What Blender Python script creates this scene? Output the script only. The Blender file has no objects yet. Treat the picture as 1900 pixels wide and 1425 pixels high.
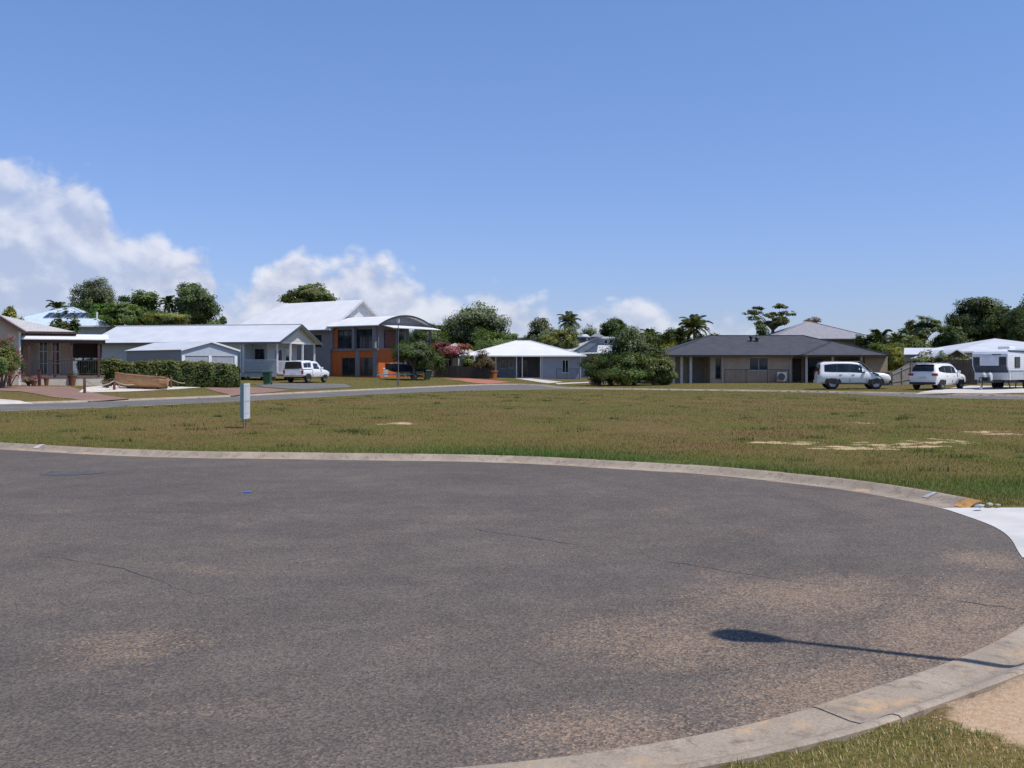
import bpy, bmesh, math, random
import numpy as np
from mathutils import Vector, Matrix
random.seed(7); RNG = np.random.default_rng(7)
R = math.radians
sc = bpy.context.scene
col = sc.collection

# ------------------------------------------------------------------ camera
EYE, HOR, F, CX = 1.6, 683.0, 1900.0, 950.0
cam_d = bpy.data.cameras.new('camera'); cam = bpy.data.objects.new('camera', cam_d); col.objects.link(cam)
cam.location = (0, 0, EYE); cam.rotation_euler = (R(90), 0, 0)
cam_d.sensor_width = 36; cam_d.lens = 36 * F / 1900.0
cam_d.shift_y = -(712.5 - HOR) / 1900.0
cam_d.clip_start = 0.05; cam_d.clip_end = 8000
sc.camera = cam

# ------------------------------------------------------------------ sun, sky
SUN_EL = R(62.0); SUN_H = Vector((0.90, -0.436)).normalized()
to_sun = Vector((SUN_H.x * math.cos(SUN_EL), SUN_H.y * math.cos(SUN_EL), math.sin(SUN_EL)))
sd = bpy.data.lights.new('sun', 'SUN'); so = bpy.data.objects.new('sun', sd); col.objects.link(so)
sd.energy = 4.6; sd.angle = R(0.55); sd.color = (1.0, 0.945, 0.86)
so.rotation_euler = to_sun.to_track_quat('Z', 'Y').to_euler()
sc.view_settings.view_transform = 'Standard'; sc.view_settings.look = 'None'
sc.view_settings.exposure = 0.0; sc.view_settings.gamma = 1.0

W = bpy.data.worlds.new('World'); sc.world = W; W.use_nodes = True
W.cycles.sampling_method = 'MANUAL'; W.cycles.sample_map_resolution = 512
wn, wl = W.node_tree.nodes, W.node_tree.links
wn.clear()
def wnode(t, **k):
    n = wn.new(t)
    for a, b in k.items(): setattr(n, a, b)
    return n
def wmath(op, a, b=None, c=None, clamp=False):
    n = wnode('ShaderNodeMath', operation=op); n.use_clamp = clamp
    for i, v in enumerate((a, b, c)):
        if v is None: continue
        if isinstance(v, (int, float)): n.inputs[i].default_value = v
        else: wl.new(v, n.inputs[i])
    return n.outputs[0]
sky = wnode('ShaderNodeTexSky', sky_type='NISHITA'); sky.sun_disc = False
sky.sun_elevation = SUN_EL; sky.sun_rotation = math.atan2(to_sun.x, to_sun.y)
sky.altitude = 10; sky.air_density = 1.0; sky.dust_density = 0.35; sky.ozone_density = 1.6
tc = wnode('ShaderNodeTexCoord')
sep = wnode('ShaderNodeSeparateXYZ'); wl.new(tc.outputs['Generated'], sep.inputs[0])
az = wmath('ARCTAN2', sep.outputs[0], sep.outputs[1])
el = wmath('ARCSINE', sep.outputs[2])
u = wmath('ADD', az, 0.5, clamp=True)
# height of the cumulus bank above the horizon by compass direction
top = wnode('ShaderNodeFloatCurve'); wl.new(u, top.inputs['Value'])
pts = [(-60, 250), (0, 268), (100, 285), (185, 335), (225, 405), (270, 400), (330, 440), (385, 470), (425, 535), (448, 528),
       (475, 484), (505, 452), (545, 438), (600, 480), (650, 468), (740, 494), (800, 510), (880, 510), (950, 535), (1010, 552), (1090, 546), (1170, 536), (1240, 550), (1300, 566), (1400, 592), (1550, 640), (1900, 668)]
c = top.mapping.curves[0]
def skyuv(px, py):
    a = math.atan((px - CX) / F); return a + 0.5, math.atan((HOR - py) / F * math.cos(a))
P0 = [skyuv(*p) for p in pts]
for i, (x, y) in enumerate(P0):
    q = (x, y * 3.0)
    if i == 0: c.points[0].location = (0, q[1])
    elif i == len(P0) - 1: c.points[1].location = (1, q[1])
for (x, y) in P0[1:-1]: c.points.new(x, y * 3.0)
for p in c.points: p.handle_type = 'AUTO_CLAMPED'
top.mapping.update()
ctop = wmath('DIVIDE', top.outputs[0], 3.0)
def wnoise(sx, sy, ox, oy, detail, rough, seed=0.0):
    cmb = wnode('ShaderNodeCombineXYZ')
    wl.new(wmath('MULTIPLY_ADD', az, sx, ox), cmb.inputs[0]); wl.new(wmath('MULTIPLY_ADD', el, sy, oy), cmb.inputs[1])
    cmb.inputs[2].default_value = seed
    n = wnode('ShaderNodeTexNoise'); n.inputs['Scale'].default_value = 1.0
    n.inputs['Detail'].default_value = detail; n.inputs['Roughness'].default_value = rough; n.inputs['Distortion'].default_value = 0.25
    wl.new(cmb.outputs[0], n.inputs['Vector']); return n.outputs[0]
def billow(ox, oy):
    """cauliflower heads: two sizes of rounded cells, warped by noise"""
    wx = wnoise(16, 20, ox*16, oy*20, 3, 0.5, 1.7); wy = wnoise(16, 20, ox*16, oy*20, 3, 0.5, 8.3)
    a2 = wmath('ADD', wmath('ADD', az, ox), wmath('MULTIPLY', wmath('SUBTRACT', wx, 0.5), 0.035)); e2 = wmath('ADD', wmath('ADD', el, oy), wmath('MULTIPLY', wmath('SUBTRACT', wy, 0.5), 0.030))
    out = None
    for sc_, w_ in ((17.0, 0.48), (36.0, 0.32), (74.0, 0.20)):
        cmb = wnode('ShaderNodeCombineXYZ'); wl.new(wmath('MULTIPLY', a2, sc_), cmb.inputs[0]); wl.new(wmath('MULTIPLY', e2, sc_*1.25), cmb.inputs[1]); cmb.inputs[2].default_value = 0.37
        v = wnode('ShaderNodeTexVoronoi', feature='F1'); v.inputs['Scale'].default_value = 1.0; wl.new(cmb.outputs[0], v.inputs['Vector'])
        t = wmath('MULTIPLY', wmath('SUBTRACT', 0.95, v.outputs['Distance']), w_); out = t if out is None else wmath('ADD', out, t)
    return out
fA = wmath('ADD', wmath('MULTIPLY', billow(0, 0), 0.55), wmath('MULTIPLY', wnoise(26, 32, 0, 0, 9, 0.66, 3.1), 0.45))
fB = wmath('ADD', wmath('MULTIPLY', billow(0.009, 0.016), 0.55), wmath('MULTIPLY', wnoise(26, 32, 0.234, 0.512, 9, 0.66, 3.1), 0.45))   # a step towards the sun
nL = wnoise(7.0, 12.0, 2.0, 0, 4, 0.5, 7.7)
edge = wmath('DIVIDE', wmath('SUBTRACT', ctop, el), 0.026)
d0 = wmath('ADD', wmath('ADD', edge, wmath('MULTIPLY', wmath('SUBTRACT', fA, 0.50), 4.2)), wmath('MULTIPLY', wmath('SUBTRACT', nL, 0.43), 1.5))
mr = wnode('ShaderNodeMapRange', interpolation_type='SMOOTHSTEP'); wl.new(d0, mr.inputs[0])
mr.inputs[1].default_value = 0.1; mr.inputs[2].default_value = 1.1
dens = wmath('MULTIPLY', mr.outputs[0], wmath('MULTIPLY_ADD', wmath('SUBTRACT', nL, 0.5), 0.7, 0.80), clamp=True)
lowf = wnode('ShaderNodeMapRange', interpolation_type='SMOOTHSTEP'); wl.new(el, lowf.inputs[0]); lowf.inputs[1].default_value = 0.0; lowf.inputs[2].default_value = 0.075
dens = wmath('MULTIPLY', dens, wmath('MULTIPLY_ADD', lowf.outputs[0], 0.45, 0.55))
lit0 = wmath('MULTIPLY_ADD', wmath('SUBTRACT', fA, fB), 2.1, 0.40)
lit1 = wmath('ADD', lit0, wmath('MULTIPLY', wmath('SUBTRACT', 2.4, edge), 0.085))
lit = wnode('ShaderNodeMapRange', interpolation_type='SMOOTHSTEP'); wl.new(lit1, lit.inputs[0]); lit.inputs[1].default_value = 0.05; lit.inputs[2].default_value = 0.95
ccol = wnode('ShaderNodeMix', data_type='RGBA'); wl.new(lit.outputs[0], ccol.inputs['Factor'])
ccol.inputs['A'].default_value = (5.0, 5.6, 7.4, 1); ccol.inputs['B'].default_value = (9.1, 9.1, 9.7, 1)
hs = wnode('ShaderNodeHueSaturation'); hs.inputs['Saturation'].default_value = 0.88; hs.inputs['Value'].default_value = 1.0
wl.new(sky.outputs[0], hs.inputs['Color'])
tint = wnode('ShaderNodeMix', data_type='RGBA', blend_type='MULTIPLY'); tint.inputs['Factor'].default_value = 1.0
wl.new(hs.outputs[0], tint.inputs['A']); tcol = wnode('ShaderNodeMix', data_type='RGBA'); tel = wnode('ShaderNodeMapRange'); wl.new(el, tel.inputs[0]); tel.inputs[1].default_value = 0.05; tel.inputs[2].default_value = 0.34
wl.new(tel.outputs[0], tcol.inputs['Factor']); tcol.inputs['A'].default_value = (0.80, 0.91, 1.38, 1); tcol.inputs['B'].default_value = (0.90, 1.17, 1.62, 1); wl.new(tcol.outputs['Result'], tint.inputs['B'])     # clear subtropical blue, paler low down
mixs = wnode('ShaderNodeMix', data_type='RGBA'); wl.new(dens, mixs.inputs['Factor'])
wl.new(tint.outputs['Result'], mixs.inputs['A']); wl.new(ccol.outputs['Result'], mixs.inputs['B'])
bg = wnode('ShaderNodeBackground'); bg.inputs['Strength'].default_value = 0.095
wl.new(mixs.outputs['Result'], bg.inputs['Color'])
wo = wnode('ShaderNodeOutputWorld'); wl.new(bg.outputs[0], wo.inputs[0])

# ------------------------------------------------------------------ helpers
def pxx(px, Y): return (px - CX) / F * Y
def pyz(py, Y): return EYE - (py - HOR) / F * Y

class MB:
    def __init__(s): s.v = []; s.f = []
    def add(s, vs, fs):
        b = len(s.v); s.v += [tuple(v) for v in vs]; s.f += [tuple(b + i for i in f) for f in fs]; return s
    def box(s, x0, x1, y0, y1, z0, z1):
        x0, x1 = min(x0, x1), max(x0, x1); y0, y1 = min(y0, y1), max(y0, y1); z0, z1 = min(z0, z1), max(z0, z1)
        return s.add([(x0,y0,z0),(x1,y0,z0),(x1,y1,z0),(x0,y1,z0),(x0,y0,z1),(x1,y0,z1),(x1,y1,z1),(x0,y1,z1)],
              [(0,3,2,1),(4,5,6,7),(0,1,5,4),(1,2,6,5),(2,3,7,6),(3,0,4,7)])
    def bar(s, p0, p1, w, h=None, up=(0,0,1)):
        h = h or w; p0, p1 = Vector(p0), Vector(p1); d = (p1 - p0).normalized(); u = Vector(up)
        if abs(d.dot(u)) > 0.98: u = Vector((1,0,0))
        a = d.cross(u).normalized() * w / 2; b = a.cross(d).normalized() * h / 2
        q = [p + sa * a + sb * b for p in (p0, p1) for sa, sb in ((-1,-1),(1,-1),(1,1),(-1,1))]
        return s.add(q, [(0,1,2,3),(7,6,5,4),(0,4,5,1),(1,5,6,2),(2,6,7,3),(3,7,4,0)])
    def tube(s, pts, rad, n=8, cap=True):
        pts = [Vector(p) for p in pts]; rings = []
        if not hasattr(rad, '__len__'): rad = [rad] * len(pts)
        for i, p in enumerate(pts):
            d = (pts[min(i+1, len(pts)-1)] - pts[max(i-1, 0)]).normalized()
            u = Vector((1,0,0)) if abs(d.x) < 0.9 else Vector((0,1,0))
            a = d.cross(u).normalized(); b = d.cross(a)
            rings.append([p + rad[i] * (math.cos(t) * a + math.sin(t) * b) for t in [2*math.pi*k/n for k in range(n)]])
        vs = [q for r in rings for q in r]; fs = []
        for i in range(len(pts) - 1):
            for k in range(n): fs.append((i*n+k, i*n+(k+1)%n, (i+1)*n+(k+1)%n, (i+1)*n+k))
        if cap: fs += [tuple(range(n))[::-1], tuple((len(pts)-1)*n + k for k in range(n))]
        return s.add(vs, fs)
    def prism(s, poly, a0, a1, axis='y'):
        n = len(poly)
        f = {'y': lambda p, a: (p[0], a, p[1]), 'x': lambda p, a: (a, p[0], p[1]), 'z': lambda p, a: (p[0], p[1], a)}[axis]
        vs = [f(p, a0) for p in poly] + [f(p, a1) for p in poly]
        return s.add(vs, [tuple(range(n)), tuple(range(2*n-1, n-1, -1))] + [(i, i+n, (i+1)%n+n, (i+1)%n) for i in range(n)])
    def slab(s, quad, t):
        q = [Vector(p) for p in quad]; n = (q[1]-q[0]).cross(q[2]-q[0]).normalized() * t; k = len(q)
        return s.add(q + [p - n for p in q], [tuple(range(k)), tuple(range(2*k-1, k-1, -1))] + [(i, i+k, (i+1)%k+k, (i+1)%k) for i in range(k)])
    def lathe(s, prof, n=20, axis='z', c=(0,0,0)):
        vs = []; m = len(prof)
        for k in range(n):
            t = 2*math.pi*k/n
            for r, z in prof:
                p = (r*math.cos(t), r*math.sin(t), z)
                if axis == 'y': p = (p[0], z, p[1])
                vs.append((p[0]+c[0], p[1]+c[1], p[2]+c[2]))
        fs = [(k*m+i, ((k+1)%n)*m+i, ((k+1)%n)*m+i+1, k*m+i+1) for k in range(n) for i in range(m-1)]
        return s.add(vs, fs)
    def build(s, name, m, parent=None, smooth=0, bevel=0, off=(0,0,0)):
        me = bpy.data.meshes.new(name); me.from_pydata([(v[0]-off[0], v[1]-off[1], v[2]-off[2]) for v in s.v], [], s.f)
        bm = bmesh.new(); bm.from_mesh(me); bmesh.ops.recalc_face_normals(bm, faces=bm.faces)
        if bevel: bmesh.ops.bevel(bm, geom=bm.edges[:], offset=bevel, segments=2, affect='EDGES', profile=0.6)
        bm.to_mesh(me); bm.free()
        if smooth:
            for p in me.polygons: p.use_smooth = True
            me.set_sharp_from_angle(angle=R(smooth))
        me.materials.append(m)
        o = bpy.data.objects.new(name, me); col.objects.link(o); o.parent = parent; return o

def tag(o, label=None, cat=None, group=None, kind=None):
    if label: o['label'] = label
    if cat: o['category'] = cat
    if group: o['group'] = group
    if kind: o['kind'] = kind
    return o
def thing(name, label, cat, loc, rz=0, group=None):
    o = bpy.data.objects.new(name, None); col.objects.link(o); o.empty_display_size = 0.3
    o.location = loc; o.rotation_euler = (0, 0, rz); return tag(o, label, cat, group)
def npmesh(name, V, Fc, m, parent=None, cols=None, smooth=False):
    V = np.asarray(V, np.float32); Fc = np.asarray(Fc, np.int32); k = Fc.shape[1]
    me = bpy.data.meshes.new(name); me.vertices.add(len(V)); me.vertices.foreach_set('co', V.ravel())
    me.loops.add(Fc.size); me.loops.foreach_set('vertex_index', Fc.ravel())
    me.polygons.add(len(Fc)); me.polygons.foreach_set('loop_start', np.arange(0, Fc.size, k, dtype=np.int32))
    me.polygons.foreach_set('loop_total', np.full(len(Fc), k, np.int32))
    if smooth: me.polygons.foreach_set('use_smooth', np.ones(len(Fc), bool))
    me.update(calc_edges=True)
    if cols is not None:
        a = me.color_attributes.new('tint', 'FLOAT_COLOR', 'POINT')
        cc = np.ones((len(V), 4), np.float32); cc[:, :3] = cols; a.data.foreach_set('color', cc.ravel())
    me.materials.append(m)
    o = bpy.data.objects.new(name, me); col.objects.link(o); o.parent = parent; return o

# ------------------------------------------------------------------ materials
def base_mat(name):
    m = bpy.data.materials.new(name); m.use_nodes = True; n, l = m.node_tree.nodes, m.node_tree.links
    return m, n, l, n['Principled BSDF']
def noise_node(n, l, scale, detail=4, rough=0.6, vec=None, dist=0.0):
    t = n.new('ShaderNodeTexNoise'); t.inputs['Scale'].default_value = scale; t.inputs['Detail'].default_value = detail
    t.inputs['Roughness'].default_value = rough; t.inputs['Distortion'].default_value = dist
    if vec is not None: l.new(vec, t.inputs['Vector'])
    return t
def mixc(n, l, fac, a, b, mode='MIX'):
    x = n.new('ShaderNodeMix'); x.data_type = 'RGBA'; x.blend_type = mode
    for key, v in (('Factor', fac), ('A', a), ('B', b)):
        if isinstance(v, (int, float)): x.inputs[key].default_value = v
        elif isinstance(v, (tuple, list)): x.inputs[key].default_value = (*v[:3], 1)
        else: l.new(v, x.inputs[key])
    return x.outputs['Result']
def mrange(n, l, v, a, b, c=0.0, d=1.0, smooth=True):
    x = n.new('ShaderNodeMapRange'); x.interpolation_type = 'SMOOTHSTEP' if smooth else 'LINEAR'
    l.new(v, x.inputs[0])
    for i, q in zip((1,2,3,4), (a,b,c,d)): x.inputs[i].default_value = q
    return x.outputs[0]
def mmath(n, l, op, a, b=None, clamp=False):
    x = n.new('ShaderNodeMath'); x.operation = op; x.use_clamp = clamp
    for i, v in enumerate((a, b)):
        if v is None: continue
        if isinstance(v, (int, float)): x.inputs[i].default_value = v
        else: l.new(v, x.inputs[i])
    return x.outputs[0]
def bump(n, l, p, h, strength=0.3, dist=0.02):
    b = n.new('ShaderNodeBump'); b.inputs['Strength'].default_value = strength; b.inputs['Distance'].default_value = dist
    l.new(h, b.inputs['Height']); l.new(b.outputs[0], p.inputs['Normal'])
MATS = {}
def mat(name, c, rough=0.6, metal=0.0, var=0.14, scale=2.5, bmp=0.0, bscale=30.0, coat=0.0, stripes=None, spec=0.5):
    """plain surface with uneven weathering; stripes=(axis, period, depth) gives sheet ribs or boards as fine relief"""
    if name in MATS: return MATS[name]
    m, n, l, p = base_mat(name); co = n.new('ShaderNodeTexCoord').outputs['Object']
    t = noise_node(n, l, scale, 5, 0.62, co); f = mrange(n, l, t.outputs[0], 0.3, 0.72)
    lo = tuple(x * (1 - var) for x in c); hi = tuple(min(1, x * (1 + var * 0.6)) for x in c)
    l.new(mixc(n, l, f, lo, hi), p.inputs['Base Color'])
    p.inputs['Metallic'].default_value = metal; p.inputs['Coat Weight'].default_value = coat; p.inputs['Specular IOR Level'].default_value = spec
    l.new(mrange(n, l, t.outputs[0], 0.3, 0.7, max(0.02, rough - 0.07), min(1, rough + 0.08)), p.inputs['Roughness'])
    if stripes:
        w = n.new('ShaderNodeTexWave'); w.wave_type = 'BANDS'; w.bands_direction = stripes[0]; w.wave_profile = stripes[3] if len(stripes) > 3 else 'SIN'
        w.inputs['Scale'].default_value = 1 / stripes[1] * (math.pi * 2 / 20.0) ; l.new(co, w.inputs['Vector'])
        bump(n, l, p, w.outputs[1], 0.6, stripes[2])
    elif bmp:
        t2 = noise_node(n, l, bscale, 3, 0.6, co); bump(n, l, p, t2.outputs[0], bmp, 0.01)
    MATS[name] = m; return m
def glass(name='window glass', c=(0.012, 0.016, 0.02), rough=0.06, spec=0.5):
    if name in MATS: return MATS[name]
    m, n, l, p = base_mat(name); co = n.new('ShaderNodeTexCoord').outputs['Object']
    t = noise_node(n, l, 1.3, 3, 0.6, co)
    l.new(mixc(n, l, mrange(n, l, t.outputs[0], 0.35, 0.7), tuple(x*0.6 for x in c), tuple(x*1.7 for x in c)), p.inputs['Base Color'])
    p.inputs['Roughness'].default_value = rough; p.inputs['Specular IOR Level'].default_value = spec
    MATS[name] = m; return m
def leafmat(name, trans=0.25, rough=0.55):
    if name in MATS: return MATS[name]
    m, n, l, p = base_mat(name); a = n.new('ShaderNodeAttribute'); a.attribute_name = 'tint'
    l.new(a.outputs['Color'], p.inputs['Base Color']); p.inputs['Roughness'].default_value = rough; p.inputs['Specular IOR Level'].default_value = 0.3
    tr = n.new('ShaderNodeBsdfTranslucent'); l.new(mixc(n, l, 1.0, a.outputs['Color'], (1.25, 1.3, 0.5), 'MULTIPLY'), tr.inputs['Color'])
    mx = n.new('ShaderNodeMixShader'); mx.inputs[0].default_value = trans
    l.new(p.outputs[0], mx.inputs[1]); l.new(tr.outputs[0], mx.inputs[2]); l.new(mx.outputs[0], n['Material Output'].inputs['Surface'])
    MATS[name] = m; return m

# ------------------------------------------------------------------ plan of the ground
def chaikin(p, it=2, closed=False):
    p = [np.array(q, float) for q in p]
    for _ in range(it):
        o = [] if closed else [p[0]]
        n = len(p)
        for i in range(n if closed else n - 1):
            a, b = p[i], p[(i+1) % n]; o += [a*.75 + b*.25, a*.25 + b*.75]
        if not closed: o.append(p[-1])
        p = o
    return np.array(p)
def gp(px, py, z=0.0):
    Y = (EYE - z) * F / (py - HOR); return ((px - CX) / F * Y, Y)
far_edge = [(-60, 47), (-40, 37), (-28, 30.0), (-18, 24.5), (-13, 21.8)] + [gp(*q) for q in ((0,833.5),(101,840),(236,847),(404,851),(640,853.5),(842,856),(977,860.5),(1078,866),(1280,878),(1395,889),(1529,903),(1630,919),(1748,942),(1799,959),(1849,977),(1880,998),(1896,1030))]
right_edge = [(4.02, 7.75), (3.62, 6.95)]
near_edge = [gp(*q) for q in ((1900,1166),(1850,1193),(1760,1234),(1585,1291),(1450,1333),(1290,1368),(1155,1392),(900,1425))] + [(-2.2, 3.72), (-5, 3.72), (-9, 5.2), (-14, 8.4), (-22, 13.5), (-40, 23), (-60, 33)]
bulb = chaikin(far_edge + right_edge + near_edge, 2)
F_edge = [(-75, -2), (-50, 18), (-35, 31), (-26.5, 40), (-21.5, 46), (-18.7, 49.8), (-15.5, 57.4), (-11.5, 70.7), (-6.6, 85.4), (-4.6, 91), (-2.2, 97.5), (0.4, 99.5), (2.6, 95), (3.2, 87), (4.3, 80.6), (7.3, 78), (11.5, 74.2), (17, 71.5), (23.5, 64.7), (28.6, 57.6), (40, 47.5), (70, 26)]
N_edge = [(70, 19), (38, 39.5), (25, 49.9), (21.2, 53.6), (19.6, 64.3), (10.9, 70.4), (6.8, 73.6), (2.5, 75.4), (-1.4, 70.8), (-3.7, 69.1), (-6.7, 63), (-9.1, 57.9), (-12.5, 48.1), (-13.9, 44.4), (-16, 40.1), (-18.0, 37), (-22, 31), (-31, 22.5), (-45, 10), (-70, -9)]
F_s = chaikin(F_edge, 2); N_s = chaikin(N_edge, 2)
road2 = np.vstack([F_s, N_s])
def poly_sd(P, poly):
    P = np.asarray(P, float); a = poly; b = np.roll(poly, -1, 0); d2 = np.full(len(P), 1e18); ins = np.zeros(len(P), bool)
    for i in range(len(a)):
        e = b[i] - a[i]; L = e @ e
        w = P - a[i]; t = np.clip((w @ e) / max(L, 1e-12), 0, 1); q = w - t[:, None] * e
        d2 = np.minimum(d2, (q * q).sum(1))
        c = (a[i, 1] > P[:, 1]) != (b[i, 1] > P[:, 1])
        if c.any():
            xi = (b[i,0]-a[i,0]) * (P[:,1]-a[i,1]) / ((b[i,1]-a[i,1]) if b[i,1] != a[i,1] else 1e-12) + a[i,0]
            ins ^= c & (P[:, 0] < xi)
    d = np.sqrt(d2); return np.where(ins, -d, d)
DRV = np.array([(4.93, 11.78), (5.4, 11.45), (6.4, 11.0), (9.5, 10.2), (9.5, 7.2), (6.0, 8.05), (4.32, 8.45), (4.5, 9.6), (4.8, 10.6)])   # new concrete driveway plan
def smooth01(x): x = np.clip(x, 0, 1); return x*x*(3-2*x)
def zground(P, raw=False, sds=None):
    P = np.atleast_2d(np.asarray(P, float)); X, Y = P[:, 0], P[:, 1]
    s1, s2, sdr = sds if sds is not None else (poly_sd(P, bulb), poly_sd(P, road2), poly_sd(P, DRV))
    beyond = (Y > np.interp(X, F_s[:, 0], F_s[:, 1]) - 1.0) & (s2 > 0)
    A = np.interp(X, [-9, 7], [0.78, 0.30])
    z = np.where(Y < 28, 0.078, 0.086) + np.where(beyond, A * (1 - np.exp(-np.clip(s2 - 0.5, 0, None) / 15.0)), 0)
    lump = 0.022*np.sin(X*0.9+1.3*np.sin(Y*0.37))*np.sin(Y*0.55+0.6*X*0.3) + 0.012*np.sin(2.1*X+0.7*Y)
    z = z + lump * smooth01((np.minimum(s1, s2) - 1.0) / 3.0) * np.where(beyond, 0.08, 1)
    z = z - 0.075 * smooth01((0.7 - sdr) / 0.8) * (Y < 16)
    if raw: return z
    k1 = smooth01((s1 - 0.35) / 0.11); k2 = smooth01((s2 - 0.33) / 0.14)
    k = np.minimum(k1, k2); return z * k + (-0.07) * (1 - k)
# ------------------------------------------------------------------ ground material (dry mown grass over sandy soil)
def ground_material():
    m, n, l, p = base_mat('dry grass ground'); g = n.new('ShaderNodeNewGeometry').outputs['Position']
    at = n.new('ShaderNodeAttribute'); at.attribute_name = 'tint'
    s = n.new('ShaderNodeSeparateColor'); l.new(at.outputs['Color'], s.inputs[0])          # r = bare sand, g = lush, b = dirt
    big = noise_node(n, l, 0.16, 4, 0.6, g, 0.6).outputs[0]; mid = noise_node(n, l, 1.1, 5, 0.65, g).outputs[0]; fine = noise_node(n, l, 26, 4, 0.7, g).outputs[0]
    c = mixc(n, l, mrange(n, l, big, 0.38, 0.60), (0.165, 0.118, 0.044), (0.115, 0.118, 0.026))
    c = mixc(n, l, mrange(n, l, mid, 0.42, 0.68), c, (0.175, 0.120, 0.052))
    c = mixc(n, l, mmath(n, l, 'MULTIPLY', s.outputs[1], mrange(n, l, mid, 0.25, 0.6, 0.55, 1.0)), c, (0.075, 0.115, 0.026))
    c = mixc(n, l, mrange(n, l, fine, 0.35, 0.7), mixc(n, l, 1.0, c, (0.62, 0.62, 0.6), 'MULTIPLY'), mixc(n, l, 1.0, c, (1.18, 1.16, 1.1), 'MULTIPLY'))
    sand = mixc(n, l, mrange(n, l, fine, 0.3, 0.72), (0.36, 0.26, 0.145), (0.54, 0.41, 0.25))
    t = mmath(n, l, 'ADD', s.outputs[0], mmath(n, l, 'MULTIPLY', mmath(n, l, 'SUBTRACT', noise_node(n, l, 3.6, 7, 0.75, g).outputs[0], 0.5), 2.2))
    c = mixc(n, l, mrange(n, l, t, 0.46, 0.62), c, sand)
    dirt = mixc(n, l, mrange(n, l, fine, 0.3, 0.72), (0.35, 0.24, 0.15), (0.47, 0.345, 0.235))
    t = mmath(n, l, 'ADD', s.outputs[2], mmath(n, l, 'MULTIPLY', mmath(n, l, 'SUBTRACT', noise_node(n, l, 5.0, 5, 0.7, g).outputs[0], 0.5), 0.9))
    c = mixc(n, l, mrange(n, l, t, 0.42, 0.62), c, dirt)
    l.new(c, p.inputs['Base Color']); p.inputs['Roughness'].default_value = 0.95; p.inputs['Specular IOR Level'].default_value = 0.1
    bump(n, l, p, fine, 0.5, 0.03); return m
GROUND = ground_material()

def blob(P, cx, cy, rx, ry, rot=0.0):
    dx, dy = P[:,0]-cx, P[:,1]-cy; c, s = math.cos(rot), math.sin(rot)
    return np.exp(-(((dx*c+dy*s)/rx)**2 + ((-dx*s+dy*c)/ry)**2))
def gpz(px, py, z=0.12): return gp(px, py, z)
def sand_w(P):
    w = np.zeros(len(P))
    rs = np.random.default_rng(5)
    for (px, py, rx, ry) in ((1455,818,.55,.4),(1600,827,.85,.35),(1550,829,.4,.2),(1660,820,.75,.4),(1740,818,.7,.7),(1690,824,.5,.3),(1820,798,.9,.35),(1770,812,.35,.5),(735,784,.45,.3),(1860,802,.8,.3),(1595,781,.4,.3)):
        x, y = gpz(px, py)
        for k in range(7): w = np.maximum(w, (0.55+.4*rs.random())*blob(P, x+rx*rs.normal(0,.55), y+ry*rs.normal(0,.6), .22+rx*.42*rs.random(), .17+ry*.45*rs.random(), rs.normal(0,.25)))
    return w
def dirt_w(P):
    w = np.maximum(blob(P, 2.45, 4.55, 0.62, 0.50, 0.5), blob(P, 3.2, 4.7, 1.1, 0.75)) * 1.25
    w = np.maximum(w, blob(P, 4.4, 6.6, .9, 1.2)); return np.clip(w, 0, 1)
def lush_w(P, s1):
    X, Y = P[:,0], P[:,1]
    w = 1.0*np.exp(-((s1-1.1)/1.35)**2) * np.interp(X, [-9,-6,-2.2,0,1.6,3.2,5,7], [.05,.15,.75,1.0,1.0,.6,.5,.45]) * (Y > 9)
    w = np.maximum(w, 0.95*blob(P, 6.6, 12.9, 2.2, 1.5)); w = np.maximum(w, .22*blob(P, 4.5, 16.5, 4, 1.6))
    w = np.maximum(w, .25*(Y > 48)*np.exp(-((sd2(P)-6)/4)**2))
    w = np.maximum(w, .40*blob(P, 1.0, 3.6, 1.2, .35)*(Y < 5)); w = np.maximum(w, .15*blob(P, 2.0, 3.9, .9, .35)*(Y < 5))
    w = np.maximum(w, .35*blob(P, -14.5, 33, 9, 2)); w = np.maximum(w, .3*blob(P, 3, 38, 6, 3)); w = np.maximum(w, .3*blob(P, 9, 33, 5, 3))
    return np.clip(w, 0, 1)

def axis_pts(segs):
    o = []
    for a, b, st in segs: o += list(np.arange(a, b, st))
    return np.array(o + [segs[-1][1]])
xs = axis_pts([(-4000,-600,500),(-600,-100,40),(-100,-42,2.5),(-42,-14,.5),(-14,-5,.2),(-5,7.6,.11),(7.6,12,.3),(12,34,.5),(34,100,3),(100,600,40),(600,4000,500)])
ys = axis_pts([(-300,-20,30),(-20,1,1.5),(1,3.4,.25),(3.4,9,.11),(9,22,.14),(22,34,.4),(34,106,.5),(106,150,2),(150,600,25),(600,6000,600)])
gx, gy = np.meshgrid(xs, ys); P = np.c_[gx.ravel(), gy.ravel()]
nx, ny = len(xs), len(ys)
S1G = poly_sd(P, bulb); S2G = poly_sd(P, road2); DVG = poly_sd(P, DRV)
RAWG = zground(P, True, (S1G, S2G, DVG)); ZG = zground(P, False, (S1G, S2G, DVG))
def grid_at(A, Q):
    """value of a ground grid at plan points (the ground mesh itself, between its vertices)"""
    Q = np.atleast_2d(np.asarray(Q, float)); A = A.reshape(ny, nx)
    i = np.clip(np.searchsorted(xs, Q[:,0])-1, 0, nx-2); j = np.clip(np.searchsorted(ys, Q[:,1])-1, 0, ny-2)
    u_ = (Q[:,0]-xs[i])/(xs[i+1]-xs[i]); v_ = (Q[:,1]-ys[j])/(ys[j+1]-ys[j])
    return (A[j,i]*(1-u_)+A[j,i+1]*u_)*(1-v_) + (A[j+1,i]*(1-u_)+A[j+1,i+1]*u_)*v_
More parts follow.
